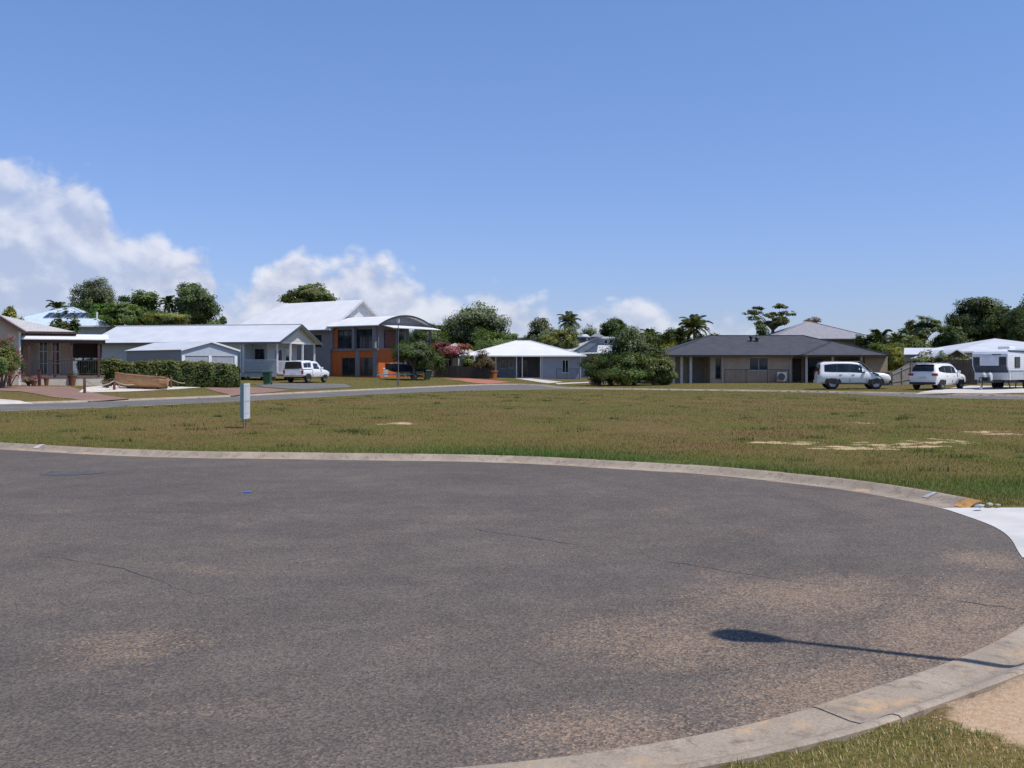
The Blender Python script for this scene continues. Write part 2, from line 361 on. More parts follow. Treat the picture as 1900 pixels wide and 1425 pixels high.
def zg(x, y): return float(grid_at(RAWG, [(x, y)])[0])
def sd1(Q): return grid_at(S1G, Q)
def sd2(Q): return grid_at(S2G, Q)
def zmesh(Q): return grid_at(ZG, Q)
i0 = (np.arange(ny-1)[:, None]*nx + np.arange(nx-1)[None]).ravel()
FC = np.c_[i0, i0+1, i0+nx+1, i0+nx]
s1 = S1G
ground = npmesh('ground', np.c_[P, ZG], FC, GROUND, None, np.c_[sand_w(P), lush_w(P, s1), dirt_w(P)], True)
tag(ground, 'dry olive brown mown grass ground of the vacant block and verges', kind='structure')

# ------------------------------------------------------------------ asphalt
def asphalt_material(name, dusty=True, base=(0.118, 0.099, 0.087)):
    m, n, l, p = base_mat(name); g = n.new('ShaderNodeNewGeometry').outputs['Position']
    mp = n.new('ShaderNodeVectorMath'); mp.operation = 'SUBTRACT'; l.new(g, mp.inputs[0]); mp.inputs[1].default_value = (-2.6, 11.3, 0)
    sp = n.new('ShaderNodeSeparateXYZ'); l.new(mp.outputs[0], sp.inputs[0])
    ln = n.new('ShaderNodeVectorMath'); ln.operation = 'LENGTH'; l.new(mp.outputs[0], ln.inputs[0])
    pol = n.new('ShaderNodeCombineXYZ'); l.new(mmath(n, l, 'MULTIPLY', ln.outputs['Value'], 0.75), pol.inputs[0])
    l.new(mmath(n, l, 'MULTIPLY', mmath(n, l, 'ARCTAN2', sp.outputs[1], sp.outputs[0]), 1.5), pol.inputs[1])
    big = noise_node(n, l, 0.35, 5, 0.6, g, 0.4).outputs[0]; mid = noise_node(n, l, 2.4, 6, 0.68, g).outputs[0]
    trk = noise_node(n, l, 1.0, 5, 0.55, pol.outputs[0], 0.5).outputs[0]
    c = mixc(n, l, mrange(n, l, big, 0.3, 0.7), tuple(x*.88 for x in base), tuple(x*1.09 for x in base))
    c = mixc(n, l, mrange(n, l, trk, 0.40, 0.58), mixc(n, l, 1.0, c, (0.90, 0.905, 0.92), 'MULTIPLY'), c)
    c = mixc(n, l, mrange(n, l, mid, 0.3, 0.72), mixc(n, l, 1.0, c, (0.88, 0.88, 0.88), 'MULTIPLY'), mixc(n, l, 1.0, c, (1.09, 1.08, 1.06), 'MULTIPLY'))
    vo = n.new('ShaderNodeTexVoronoi'); vo.inputs['Scale'].default_value = 75; l.new(g, vo.inputs['Vector'])
    sv = n.new('ShaderNodeSeparateColor'); l.new(vo.outputs['Color'], sv.inputs[0])
    if dusty:
        # sandy wash-out near the kerb and along the turning track
        def spot(x, y, r):
            d = n.new('ShaderNodeVectorMath'); d.operation = 'DISTANCE'; l.new(g, d.inputs[0]); d.inputs[1].default_value = (x, y, 0)
            return mrange(n, l, d.outputs['Value'], 0.0, r, 1.0, 0.0)
        w = None
        for q in ((1.6,5.2,1.3),(2.5,6.0,1.4),(3.5,7.0,1.3),(2.35,5.65,1.0),(3.0,6.35,.9),(.9,5.9,1.2),(1.6,4.7,.9),(2.2,7.2,1.6),(.4,4.4,.8),(-2.2,5.85,.8),(4.2,8.5,.9)):
            k = spot(*q); w = k if w is None else mmath(n, l, 'MAXIMUM', w, k)
        dn = noise_node(n, l, 1.7, 7, 0.7, pol.outputs[0], 0.7).outputs[0]
        t = mmath(n, l, 'ADD', mmath(n, l, 'MULTIPLY', w, 0.42), mmath(n, l, 'ADD', dn, mmath(n, l, 'MULTIPLY', trk, 0.25)))
        grit = noise_node(n, l, 60, 3, 0.6, g).outputs[0]
        blot = noise_node(n, l, 9, 6, 0.72, g).outputs[0]
        t = mmath(n, l, 'ADD', t, mmath(n, l, 'ADD', mmath(n, l, 'MULTIPLY', mmath(n, l, 'SUBTRACT', blot, 0.5), 0.55), mmath(n, l, 'MULTIPLY', mmath(n, l, 'SUBTRACT', sv.outputs[1], 0.5), 0.42)))
        dm = mmath(n, l, 'MULTIPLY', mrange(n, l, t, 0.78, 1.10), mrange(n, l, grit, 0.30, 0.62, 0.35, 1.0))
        c = mixc(n, l, mmath(n, l, 'MULTIPLY', dm, 0.70), c, (0.30, 0.212, 0.145))
    c = mixc(n, l, mrange(n, l, sv.outputs[0], 0.0, 1.0, smooth=False), mixc(n, l, 1.0, c, (0.62, 0.62, 0.63), 'MULTIPLY'), mixc(n, l, 1.0, c, (1.38, 1.37, 1.34), 'MULTIPLY'))
    l.new(c, p.inputs['Base Color']); p.inputs['Roughness'].default_value = 0.88; p.inputs['Specular IOR Level'].default_value = 0.25
    bump(n, l, p, vo.outputs['Distance'], 0.55, 0.012); return m
def sheet(name, poly, z, m):
    bm = bmesh.new(); vs = [bm.verts.new((q[0], q[1], z)) for q in poly]; f = bm.faces.new(vs)
    bmesh.ops.triangulate(bm, faces=[f]); bmesh.ops.recalc_face_normals(bm, faces=bm.faces)
    for fc in bm.faces:
        if fc.normal.z < 0: fc.normal_flip()
    me = bpy.data.meshes.new(name); bm.to_mesh(me); bm.free(); me.materials.append(m)
    o = bpy.data.objects.new(name, me); col.objects.link(o); return o
ASPH = asphalt_material('worn asphalt'); ASPH2 = asphalt_material('street asphalt', False, (0.15, 0.145, 0.14))
tag(sheet('road', bulb, 0.0, ASPH), 'worn grey asphalt turning circle with sandy patches', kind='structure')
tag(sheet('road', road2, 0.0, ASPH2), 'grey asphalt street bending behind the vacant block', kind='structure')

# cracks and tar lines in the turning circle
def ribbon(pts, w, name, m, zz, jit=0.05):
    pts = chaikin(pts, 2); mb = MB(); vs = []
    dense = []
    for a, b in zip(pts[:-1], pts[1:]):
        k = max(1, int(np.linalg.norm(b-a)/0.12)); dense += [a + (b-a)*i/k for i in range(k)]
    dense.append(pts[-1]); dense = np.array(dense) + RNG.normal(0, jit*0.3, (len(dense), 2))
    for i, q in enumerate(dense):
        d = dense[min(i+1, len(dense)-1)] - dense[max(i-1, 0)]; nn = np.array([-d[1], d[0]]) / (np.linalg.norm(d)+1e-9) * w * max(0.02, 0.1 + 1.0*RNG.random()*math.sin(i*.21)**2) / 2
        vs += [(*(q+nn), zz), (*(q-nn), zz)]
    mb.add(vs, [(2*i, 2*i+1, 2*i+3, 2*i+2) for i in range(len(dense)-1)]); return mb.build(name, m)
TAR = mat('old tar', (0.080, 0.074, 0.074), 0.8, var=0.3)
for pl, w in (([gp(*q) for q in ((60,1030),(200,1048),(280,1068),(335,1095),(420,1112))], .018), ([gp(*q) for q in ((850,976),(930,990),(1080,1012),(1230,1040),(1420,1072),(1600,1092),(1760,1112),(1880,1130))], .02)):
    tag(ribbon(pl, w, 'road_crack', TAR, 0.004), kind='structure', label='thin dark crack line across the asphalt')
st = MB(); cx0, cy0 = gp(128, 878)
st.add([(cx0 + (0.42+0.12*math.sin(3*t+1))*math.cos(t)*1.0, cy0 + (0.42+.1*math.cos(2*t))*math.sin(t)*0.95, 0.004) for t in [k*math.pi/9 for k in range(18)]], [tuple(range(18))])
tag(st.build('tar_patch', mat('tar patch', (0.075,0.072,0.072), .85, var=.3, scale=5)), 'dark tar patch on the asphalt', kind='structure')

# ------------------------------------------------------------------ kerbs
def concrete_material():
    m, n, l, p = base_mat('kerb concrete'); g = n.new('ShaderNodeNewGeometry').outputs['Position']
    a = noise_node(n, l, 1.2, 6, 0.68, g).outputs[0]; b = noise_node(n, l, 9, 6, 0.7, g, 0.5).outputs[0]; f = noise_node(n, l, 70, 3, 0.6, g).outputs[0]
    c = mixc(n, l, mrange(n, l, a, 0.3, 0.7), (0.245, 0.20, 0.158), (0.365, 0.305, 0.24))
    c = mixc(n, l, mrange(n, l, b, 0.50, 0.68), c, (0.20, 0.158, 0.12))
    c = mixc(n, l, mrange(n, l, f, 0.3, 0.7), mixc(n, l, 1.0, c, (0.86,)*3, 'MULTIPLY'), mixc(n, l, 1.0, c, (1.1,)*3, 'MULTIPLY'))
    sp = n.new('ShaderNodeSeparateXYZ'); l.new(g, sp.inputs[0])
    # sand washed along the gutter invert
    w = mmath(n, l, 'MULTIPLY', mrange(n, l, sp.outputs[2], 0.001, 0.014, 1.0, 0.0), mrange(n, l, noise_node(n, l, 2.2, 5, 0.7, g).outputs[0], 0.52, 0.66))
    c = mixc(n, l, w, c, (0.44, 0.30, 0.18))
    l.new(c, p.inputs['Base Color']); p.inputs['Roughness'].default_value = 0.9; p.inputs['Specular IOR Level'].default_value = 0.2
    bump(n, l, p, f, 0.3, 0.006); return m
KERB = concrete_material()
PROF = [(-0.01, -0.12), (-0.01, 0.003), (0.02, 0.005), (0.20, -0.006), (0.25, -0.002), (0.30, 0.020), (0.35, 0.052), (0.39, 0.076), (0.415, 0.087), (0.445, 0.088), (0.458, 0.080), (0.458, -0.12)]
def resample(pl, step):
    pl = np.asarray(pl, float); d = np.r_[0, np.cumsum(np.linalg.norm(np.diff(pl, axis=0), axis=1))]
    t = np.arange(0, d[-1], step); return np.c_[np.interp(t, d, pl[:,0]), np.interp(t, d, pl[:,1])]
def kerb(label, pl, poly, seg=2.4, step=0.3, skip=None):
    root = bpy.data.objects.new('kerb', None); col.objects.link(root); tag(root, label, kind='structure')
    p = resample(pl, step); d = np.gradient(p, axis=0); d /= np.linalg.norm(d, axis=1)[:, None]
    nrm = np.c_[-d[:,1], d[:,0]]
    if poly_sd([p[len(p)//2] + nrm[len(p)//2]*0.3], poly)[0] < 0: nrm = -nrm
    k = int(round(seg/step)); mp = len(PROF)
    for s0 in range(0, len(p)-1, k):
        idx = list(range(s0, min(s0+k, len(p)-1)+1)); q = p[idx].copy(); nn = nrm[idx]
        if len(idx) < 2: continue
        if skip is not None and skip(p[idx].mean(0)): continue
        q[0] += d[idx[0]]*0.003; q[-1] -= d[idx[-1]]*0.003
        mb = MB(); dz = random.uniform(-.004, .004)
        mb.add([(q[i][0]+nn[i][0]*a, q[i][1]+nn[i][1]*a, z+dz) for i in range(len(idx)) for a, z in PROF],
               [(i*mp+j, i*mp+j+1, (i+1)*mp+j+1, (i+1)*mp+j) for i in range(len(idx)-1) for j in range(mp-1)] + [tuple(range(mp)), tuple(range((len(idx)-1)*mp, len(idx)*mp))[::-1]])
        mb.build('kerb_segment', KERB, root, smooth=40)
    return root
nb = len(far_edge)
d_end = np.array([4.95, 11.75])
i_end = int(np.argmin(np.linalg.norm(bulb - d_end, axis=1))); i_beg = int(np.argmin(np.linalg.norm(bulb - np.array([4.3, 8.5]), axis=1)))
kerb('pale concrete roll kerb along the vacant block', bulb[:i_end+1][::-1], bulb, 1.6, 0.2)
kerb('pale concrete roll kerb and gutter at the near right corner', bulb[i_beg:], bulb, 2.45, 0.175)
kerb('far concrete kerb in front of the houses', F_s, road2, 3.0, 0.5)
kerb('near concrete kerb of the far street', N_s, road2, 3.0, 0.5)

# ------------------------------------------------------------------ sheets of paving laid on the ground
def drape(name, poly, m, label, off=0.014, cell=0.7):
    bm = bmesh.new(); f = bm.faces.new([bm.verts.new((q[0], q[1], 0)) for q in poly]); bmesh.ops.triangulate(bm, faces=[f])
    for _ in range(6):
        le = [e for e in bm.edges if e.calc_length() > cell*2]
        if not le: break
        bmesh.ops.subdivide_edges(bm, edges=le, cuts=1); bmesh.ops.triangulate(bm, faces=bm.faces[:])
    vs = list(bm.verts); q2 = np.array([(v.co.x, v.co.y) for v in vs]); s2 = sd2(q2); zz = (grid_at(RAWG, q2)+.012)*smooth01(s2/.42) + .004   # falls with the kerb to the street
    for v, q in zip(vs, zz): v.co.z = q + off*.5
    bmesh.ops.recalc_face_normals(bm, faces=bm.faces)
    for fc in bm.faces:
        if fc.normal.z < 0: fc.normal_flip()
    me = bpy.data.meshes.new(name); bm.to_mesh(me); bm.free(); me.materials.append(m)
    o = bpy.data.objects.new(name, me); col.objects.link(o); return tag(o, label, kind='structure')
def paver_material(name, a, b, mortar, sc_=4.0):
    m, n, l, p = base_mat(name); g = n.new('ShaderNodeNewGeometry').outputs['Position']
    br = n.new('ShaderNodeTexBrick'); br.inputs['Scale'].default_value = sc_; l.new(g, br.inputs['Vector'])
    for k, v in (('Color1', a), ('Color2', b), ('Mortar', mortar)): br.inputs[k].default_value = (*v, 1)
    br.inputs['Mortar Size'].default_value = 0.015
    t = noise_node(n, l, 0.6, 5, 0.65, g).outputs[0]
    l.new(mixc(n, l, mrange(n, l, t, 0.3, 0.7), mixc(n, l, 1.0, br.outputs[0], (.78,.78,.78), 'MULTIPLY'), br.outputs[0]), p.inputs['Base Color'])
    p.inputs['Roughness'].default_value = 0.9; return m
BRICKP = paver_material('red brown pavers', (0.27,0.15,0.105), (0.23,0.13,0.10), (0.2,0.14,0.11))
REDP = paver_material('red pavers', (0.42,0.15,0.09), (0.36,0.13,0.08), (0.3,0.14,0.1))
CONC = mat('pale concrete', (0.52,0.48,0.43), .9, var=.18, scale=.8, bmp=.15)
CONCN = mat('new white concrete', (0.54,0.525,0.50), .85, var=.16, scale=.9, bmp=.12)
GRAV = mat('white gravel', (0.60,0.55,0.50), .95, var=.35, scale=9, bmp=.6)
def gz(*pts):
    """plan points from where they were sighted, allowing for the rise of the lots"""
    o = []
    for px, py in pts:
        yy = np.arange(30.0, 150.0, 0.05); xx = (px - CX)/F*yy; hh = grid_at(RAWG, np.c_[xx, yy]) - (EYE - (py - HOR)/F*yy)
        ok = (hh > 0) & (sd2(np.c_[xx, yy]) > 0) & (yy > np.interp(xx, F_s[:,0], F_s[:,1]))
        k = int(np.argmax(ok)) if ok.any() else int(np.argmin(np.abs(hh)))
        o.append((float(xx[k]), float(yy[k])))
    return o
# new concrete driveway, falls to the asphalt through the gap in the kerb
rim = bulb[i_end:i_beg+1]
rim = np.array([q for q in rim])
mb = MB(); rows = [0.0, 0.35, 0.9, 1.8, 3.2, 5.0]; hz = [0.006, 0.03, 0.062, 0.075, 0.085, 0.10]
for i, q in enumerate(rim):
    t = i/(len(rim)-1)
    d = np.array([0.90, -0.42])*(1-t) + np.array([0.97, -0.22])*t
    mb.v += [(q[0]-0.02+d[0]*r, q[1]+d[1]*r, h) for r, h in zip(rows, hz)]
for i in range(len(rim)-1):
    for j in range(5): a = i*6+j; mb.f.append((a, a+6, a+7, a+1))
b0 = len(mb.v)
mb.v += [(q[0], q[1], -0.1) for q in rim]; mb.f += [(i*6, b0+i, b0+i+1, (i+1)*6) for i in range(len(rim)-1)]
dw = mb.build('driveway', CONCN); tag(dw, 'new white concrete driveway crossing the kerb', kind='structure')

drape('driveway', gz((-40,718),(40,717.5),(130,718),(150,724),(190,733),(240,740),(170,742.5),(100,738),(40,727),(-40,724)), BRICKP, 'red brown brick paved forecourt of the cream cottage')
drape('driveway', gz((-60,737),(10,742),(62,748),(-60,749.5)), CONC, 'pale concrete driveway apron at the left edge', 0.018)
drape('gravel_bed', gz((146,729),(158,719),(215,714.5),(330,714),(376,716),(372,719.5),(330,722.5),(240,727)), GRAV, 'white gravel garden bed around the timber dinghy')
drape('driveway', gz((365,716.5),(440,715),(470,719),(540,724),(500,729),(430,733),(400,727)), BRICKP, 'red brown paved driveway of the grey shed')
drape('driveway', gz((470,712.5),(560,711.5),(640,713),(655,719),(560,723),(490,719)), ASPH2, 'dark sealed driveway under the white utility')
drape('driveway', gz((818,703),(868,702.5),(905,705),(950,709),(905,712.5),(880,711),(850,706)), REDP, 'red paved driveway leading to the white house')
drape('driveway', gz((955,702.5),(985,702.5),(1045,709),(1018,711.5)), CONC, 'pale concrete driveway of the white house')
drape('path', gz((1030,711.5),(1130,707.5),(1135,709),(1035,713.5)), CONC, 'narrow concrete footpath beside the large shrub', 0.02)
drape('driveway', gz((1752,722),(1800,716),(1860,716.5),(1990,719),(1960,728),(1835,731),(1700,730)), CONC, 'pale concrete driveway under the caravan')
# ------------------------------------------------------------------ building helpers
WHITE = mat('white paint', (0.70,0.71,0.72), .55, var=.06)
TRIM = mat('cream trim', (0.62,0.58,0.50), .6, var=.1)
GL = glass(); GL2 = glass('blue tinted glass', (0.018,0.025,0.032), .08)
ROOFB = mat('fresh white roof sheeting', (.68,.68,.69), .5, var=.05, scale=.7, stripes=('X', .2, .005))
ROOFW = mat('white roof sheeting', (0.52,0.54,0.58), .5, var=.05, scale=.7, stripes=('X', .2, .005))
def wall_run(mb, x0, x1, z0, z1, y, th, openings):
    """wall along x with real holes; openings (xa, xb, za, zb)"""
    xs_ = sorted({x0, x1, *[o[0] for o in openings], *[o[1] for o in openings]})
    for a, b in zip(xs_[:-1], xs_[1:]):
        hs_ = sorted([(o[2], o[3]) for o in openings if o[0] <= a + 1e-6 and o[1] >= b - 1e-6]); zc = z0
        for za, zb in hs_:
            if za > zc + 1e-4: mb.box(a, b, y, y+th, zc, za)
            zc = zb
        if z1 > zc + 1e-4: mb.box(a, b, y, y+th, zc, z1)
def window(T, xa, xb, za, zb, y, off, frame=None, glz=None, mull=1, name='window', sill=True, depth=.10, bars=0):
    frame = frame or WHITE; w = .055; m = MB()
    m.box(xa, xb, y+.03, y+depth, za, za+w).box(xa, xb, y+.03, y+depth, zb-w, zb).box(xa, xa+w, y+.03, y+depth, za+w, zb-w).box(xb-w, xb, y+.03, y+depth, za+w, zb-w)
    for k in range(1, mull+1):
        xm = xa + (xb-xa)*k/(mull+1); m.box(xm-.025, xm+.025, y+.035, y+depth-.005, za+w, zb-w)
    for k in range(1, bars+1):
        zm = za + (zb-za)*k/(bars+1); m.box(xa+w, xb-w, y+.04, y+depth-.008, zm-.02, zm+.02)
    o = m.build(name, frame, T, off=off)
    MB().box(xa+.04, xb-.04, y+.062, y+.072, za+.04, zb-.04).build('pane', glz or GL, o, off=off)
    if sill and name == 'window': MB().box(xa-.06, xb+.06, y-.05, y+.03, za-.06, za).build('sill', frame, o, off=off)
    return o
def hip(x0, x1, y0, y1, ze, zr, inset=None):
    """hip roof solid, ridge along the longer plan side"""
    lx, ly = x1-x0, y1-y0; m = MB(); t = .02
    if lx >= ly:
        i = inset if inset is not None else ly/2; a, b = (x0+i, (y0+y1)/2, zr), (x1-i, (y0+y1)/2, zr)
    else:
        i = inset if inset is not None else lx/2; a, b = ((x0+x1)/2, y0+i, zr), ((x0+x1)/2, y1-i, zr)
    v = [(x0,y0,ze),(x1,y0,ze),(x1,y1,ze),(x0,y1,ze), a, b, (x0,y0,ze-t),(x1,y0,ze-t),(x1,y1,ze-t),(x0,y1,ze-t)]
    f = [(0,1,5,4),(2,3,4,5),(1,2,5),(3,0,4)] if lx >= ly else [(0,1,4),(1,2,5,4),(2,3,5),(3,0,4,5)]
    m.add(v, f + [(0,6,7,1),(1,7,8,2),(2,8,9,3),(3,9,6,0),(9,8,7,6)]); return m, a, b
def ridge_caps(T, segs, m, off):
    mb = MB()
    for p, q in segs: mb.bar((p[0],p[1],p[2]+.015), (q[0],q[1],q[2]+.015), .22, .05)
    return mb.build('ridge_cap', m, T, off=off)
def gutters(T, x0, x1, y0, y1, ze, m, off, sides='fblr'):
    mb = MB(); h = .14; w = .11
    if 'f' in sides: mb.box(x0-w, x1+w, y0-w, y0, ze-h, ze-.005)
    if 'b' in sides: mb.box(x0-w, x1+w, y1, y1+w, ze-h, ze-.005)
    if 'l' in sides: mb.box(x0-w, x0, y0, y1, ze-h, ze-.005)
    if 'r' in sides: mb.box(x1, x1+w, y0, y1, ze-h, ze-.005)
    return mb.build('gutter', m, T, off=off)

# ------------------------------------------------------------------ cream cottage, left edge
def cottage():
    Y0 = 62.0; g = 0.47; X = lambda p, Y=Y0: (p-38)/33.6*(Y/Y0); Z = lambda p, Y=Y0: pyz(p, Y)
    xa, xb = X(-170), X(37.5); off = (0, Y0, g)
    T = thing('house', 'cream weatherboard cottage with brown verandah posts at the left edge', 'house', (pxx(38, Y0), Y0, g), R(23))
    CREAM = mat('cream weatherboard', (0.50,0.42,0.32), .7, var=.1, stripes=('Z', .18, .015, 'SAW'))
    BASE = mat('rendered plinth', (0.50,0.45,0.375), .85, var=.12, bmp=.2)
    BROWN = mat('red brown stain', (0.060,0.026,0.022), .6, var=.2); DK = mat('dark brown blind', (0.028,0.020,0.018), .8)
    ROOF = mat('grey roof sheeting', (0.47,0.45,0.435), .5, var=.08, stripes=('X', .2, .012))
    ze = Z(612); xm = (xa+xb)/2; za = Z(612) + (xb-xm)*0.66
    # gable wing, wall towards the camera
    m = MB(); m.prism([(xa,g-.3),(xb,g-.3),(xb,ze),(xm,za-.05),(xa,ze)], Y0, Y0+.2)
    m.box(xb-.2, xb, Y0+.2, Y0+8, g-.3, ze).box(xa, xa+.2, Y0+.2, Y0+8, g-.3, ze); m.build('wall', CREAM, T, off=off)
    MB().box(xb-.09, xb+.03, Y0-.03, Y0+.10, g-.2, ze-.05).build('corner_board', WHITE, T, off=off)
    r = MB(); ov = .32; sl = .66
    for s in (-1, 1):
        e = xb + ov if s > 0 else xa - ov; zz = ze - ov*sl
        q = [(xm, Y0-.45, za+.10), (e, Y0-.45, zz+.10), (e, Y0+8, zz+.10), (xm, Y0+8, za+.10)]
        r.slab(q if s < 0 else q[::-1], .06)
    r.build('roof', ROOF, T, off=off)
    b = MB()
    for s in (-1, 1):
        e = xb + ov if s > 0 else xa - ov; b.bar((xm, Y0-.47, za-.02), (e, Y0-.47, ze-ov*sl-.02), .04, .2)
    b.build('barge_board', BROWN, T, off=off)
    # main body with low hip roof
    y1 = Y0+2.3; xr = X(132, y1); m = MB(); f0 = Z(697)
    ops = [(X(68,y1), X(85.5,y1), f0, f0+2.25), (X(92,y1), X(108,y1), f0, f0+2.25)]
    wall_run(m, xb+.02, xr, g-.3, ze+.05, y1, .2, ops); m.box(xr-.2, xr, y1+.2, y1+8, g-.3, ze+.05); m.build('wall', CREAM, T, off=off)
    MB().box(xr-.05, xr+.03, y1-.03, y1+.08, f0, ze).build('corner_board', WHITE, T, off=off)
    for o in ops: window(T, o[0], o[1], o[2], o[3], y1, off, WHITE, GL2, 1, 'glazed_door', False, bars=2)
    h, a, c = hip(xa-1, X(134, Y0+1.2)+.1, Y0+1.2, Y0+10.8, Z(615, Y0+1.2)+.02, Z(615, Y0+1.2)+1.28); h.build('roof', ROOF, T, off=off)
    gutters(T, xb+.4, X(134, Y0+1.2)+.1, Y0+1.2, Y0+10, Z(615, Y0+1.2)+.02, BROWN, off, 'fr')
    # verandah
    vx = X(197); zt = Z(620, Y0+1.5)
    v = MB(); v.slab([(xb+.05, Y0-.2, Z(629)+.02), (vx+.25, Y0-.2, Z(629)+.02), (vx+.25, Y0+2.25, zt+.05), (xb+.05, Y0+2.25, zt+.05)], .05); v.build('verandah_roof', WHITE, T, off=off)
    bm_ = MB(); bm_.box(xb+.05, vx+.05, Y0-.06, Y0+.08, Z(636), Z(629.5)).box(vx-.05, vx+.05, Y0+.08, Y0+2.2, Z(636), Z(630)); bm_.build('beam', BROWN, T, off=off)
    for p in (54, 103, 133, 186):
        MB().box(X(p)-.07, X(p)+.07, Y0-.05, Y0+.09, f0, Z(636)).build('post', BROWN, T, off=off)
    br = MB(); br.bar((X(54)-.34, Y0+.02, Z(636)-.03), (X(54), Y0+.02, Z(644)), .05).bar((X(54)+.34, Y0+.02, Z(636)-.03), (X(54), Y0+.02, Z(644)), .05); br.build('bracket', BROWN, T, off=off)
    MB().box(xb+.02, vx, Y0, Y0+2.3, f0-.12, f0).build('deck', mat('deck boards', (.16,.10,.07), .8, var=.2, stripes=('X', .14, .01)), T, off=off)
    MB().box(xb+.02, vx-.04, Y0+.04, Y0+.2, g-.35, f0-.121).build('plinth', BASE, T, off=off)
    rl = MB(); zr = f0+.95
    for p0, p1 in ((55,103),(103,133),(133,186)):
        a0, a1 = X(p0)+.07, X(p1)-.07
        rl.box(a0, a1, Y0-.0, Y0+.05, zr-.05, zr).box(a0, a1, Y0+.005, Y0+.045, f0+.08, f0+.12)
        k = int((a1-a0)/.13)
        for i in range(1, k): xx = a0 + (a1-a0)*i/k; rl.box(xx-.011, xx+.011, Y0+.014, Y0+.036, f0+.12, zr-.05)
    rl.build('balustrade', mat('dark rail', (.035,.03,.03), .5), T, off=off)
    MB().box(X(136), X(188), Y0+2.05, Y0+2.1, Z(663), Z(633)).build('blind', DK, T, off=off)
    MB().box(X(189.5), X(192), Y0+.1, Y0+2.05, Z(663), Z(637)).build('blind', DK, T, off=off)
    for p in (152, 168): MB().box(X(p,Y0+2.2)-.05, X(p,Y0+2.2)+.05, Y0+2.12, Y0+2.22, f0, Z(637)).build('post', BROWN, T, off=off)
cottage()

# ------------------------------------------------------------------ blue roofed house with solar panels
def solar_house():
    Y0 = 104.0; X = lambda p, Y=Y0: pxx(p, Y); Z = lambda p, Y=Y0: pyz(p, Y); g = 0.8
    x0, x1 = X(-35), X(203); off = ((x0+x1)/2, Y0, g)
    T = thing('house', 'two storey house with pale blue roof and solar panels behind the cottage', 'house', off)
    BLUE = mat('pale blue roof sheeting', (0.50,0.60,0.68), .45, var=.06, stripes=('X', .2, .012))
    ze = Z(604); yr = Y0+5.6; zr = Z(570, yr)
    h, a, b = hip(x0, x1, Y0, Y0+11.2, ze, zr, 6.2); h.build('roof', BLUE, T, off=off)
    ridge_caps(T, [((x0,Y0,ze),a),((x1,Y0,ze),b),(a,b),((x1,Y0+11.2,ze),b)], BLUE, off); gutters(T, x0, x1, Y0, Y0+11.2, ze, WHITE, off, 'fr')
    MB().box(x0+.6, x1-.6, Y0+.6, Y0+10.6, g-.4, ze-.03).build('wall', mat('grey blue wall', (.38,.42,.46), .7), T, off=off)
    SOL = glass('solar cell', (0.02,0.025,0.06), .12); s = (zr-ze)/5.6
    for k in range(7):
        xa = X(62 + k*13.2); yb = Y0 + 2.1
        q = lambda dx, dy, e: (xa+dx, yb+dy, ze + s*(2.1+dy) + e)
        o = MB().slab([q(0,0,.10), q(.62,0,.10), q(.62,1.5,.10), q(0,1.5,.10)], .04).build('solar_panel', mat('panel frame', (.5,.52,.55), .4, .6), T, off=off)
        MB().slab([q(.03,.03,.112), q(.59,.03,.112), q(.59,1.47,.112), q(.03,1.47,.112)], .008).build('cells', SOL, o, off=off)
    MB().tube([(X(168), Y0+1.6, ze+.3), (X(168), Y0+1.6, ze+1.45)], .08, 10).build('vent_pipe', WHITE, T, off=off)
solar_house()

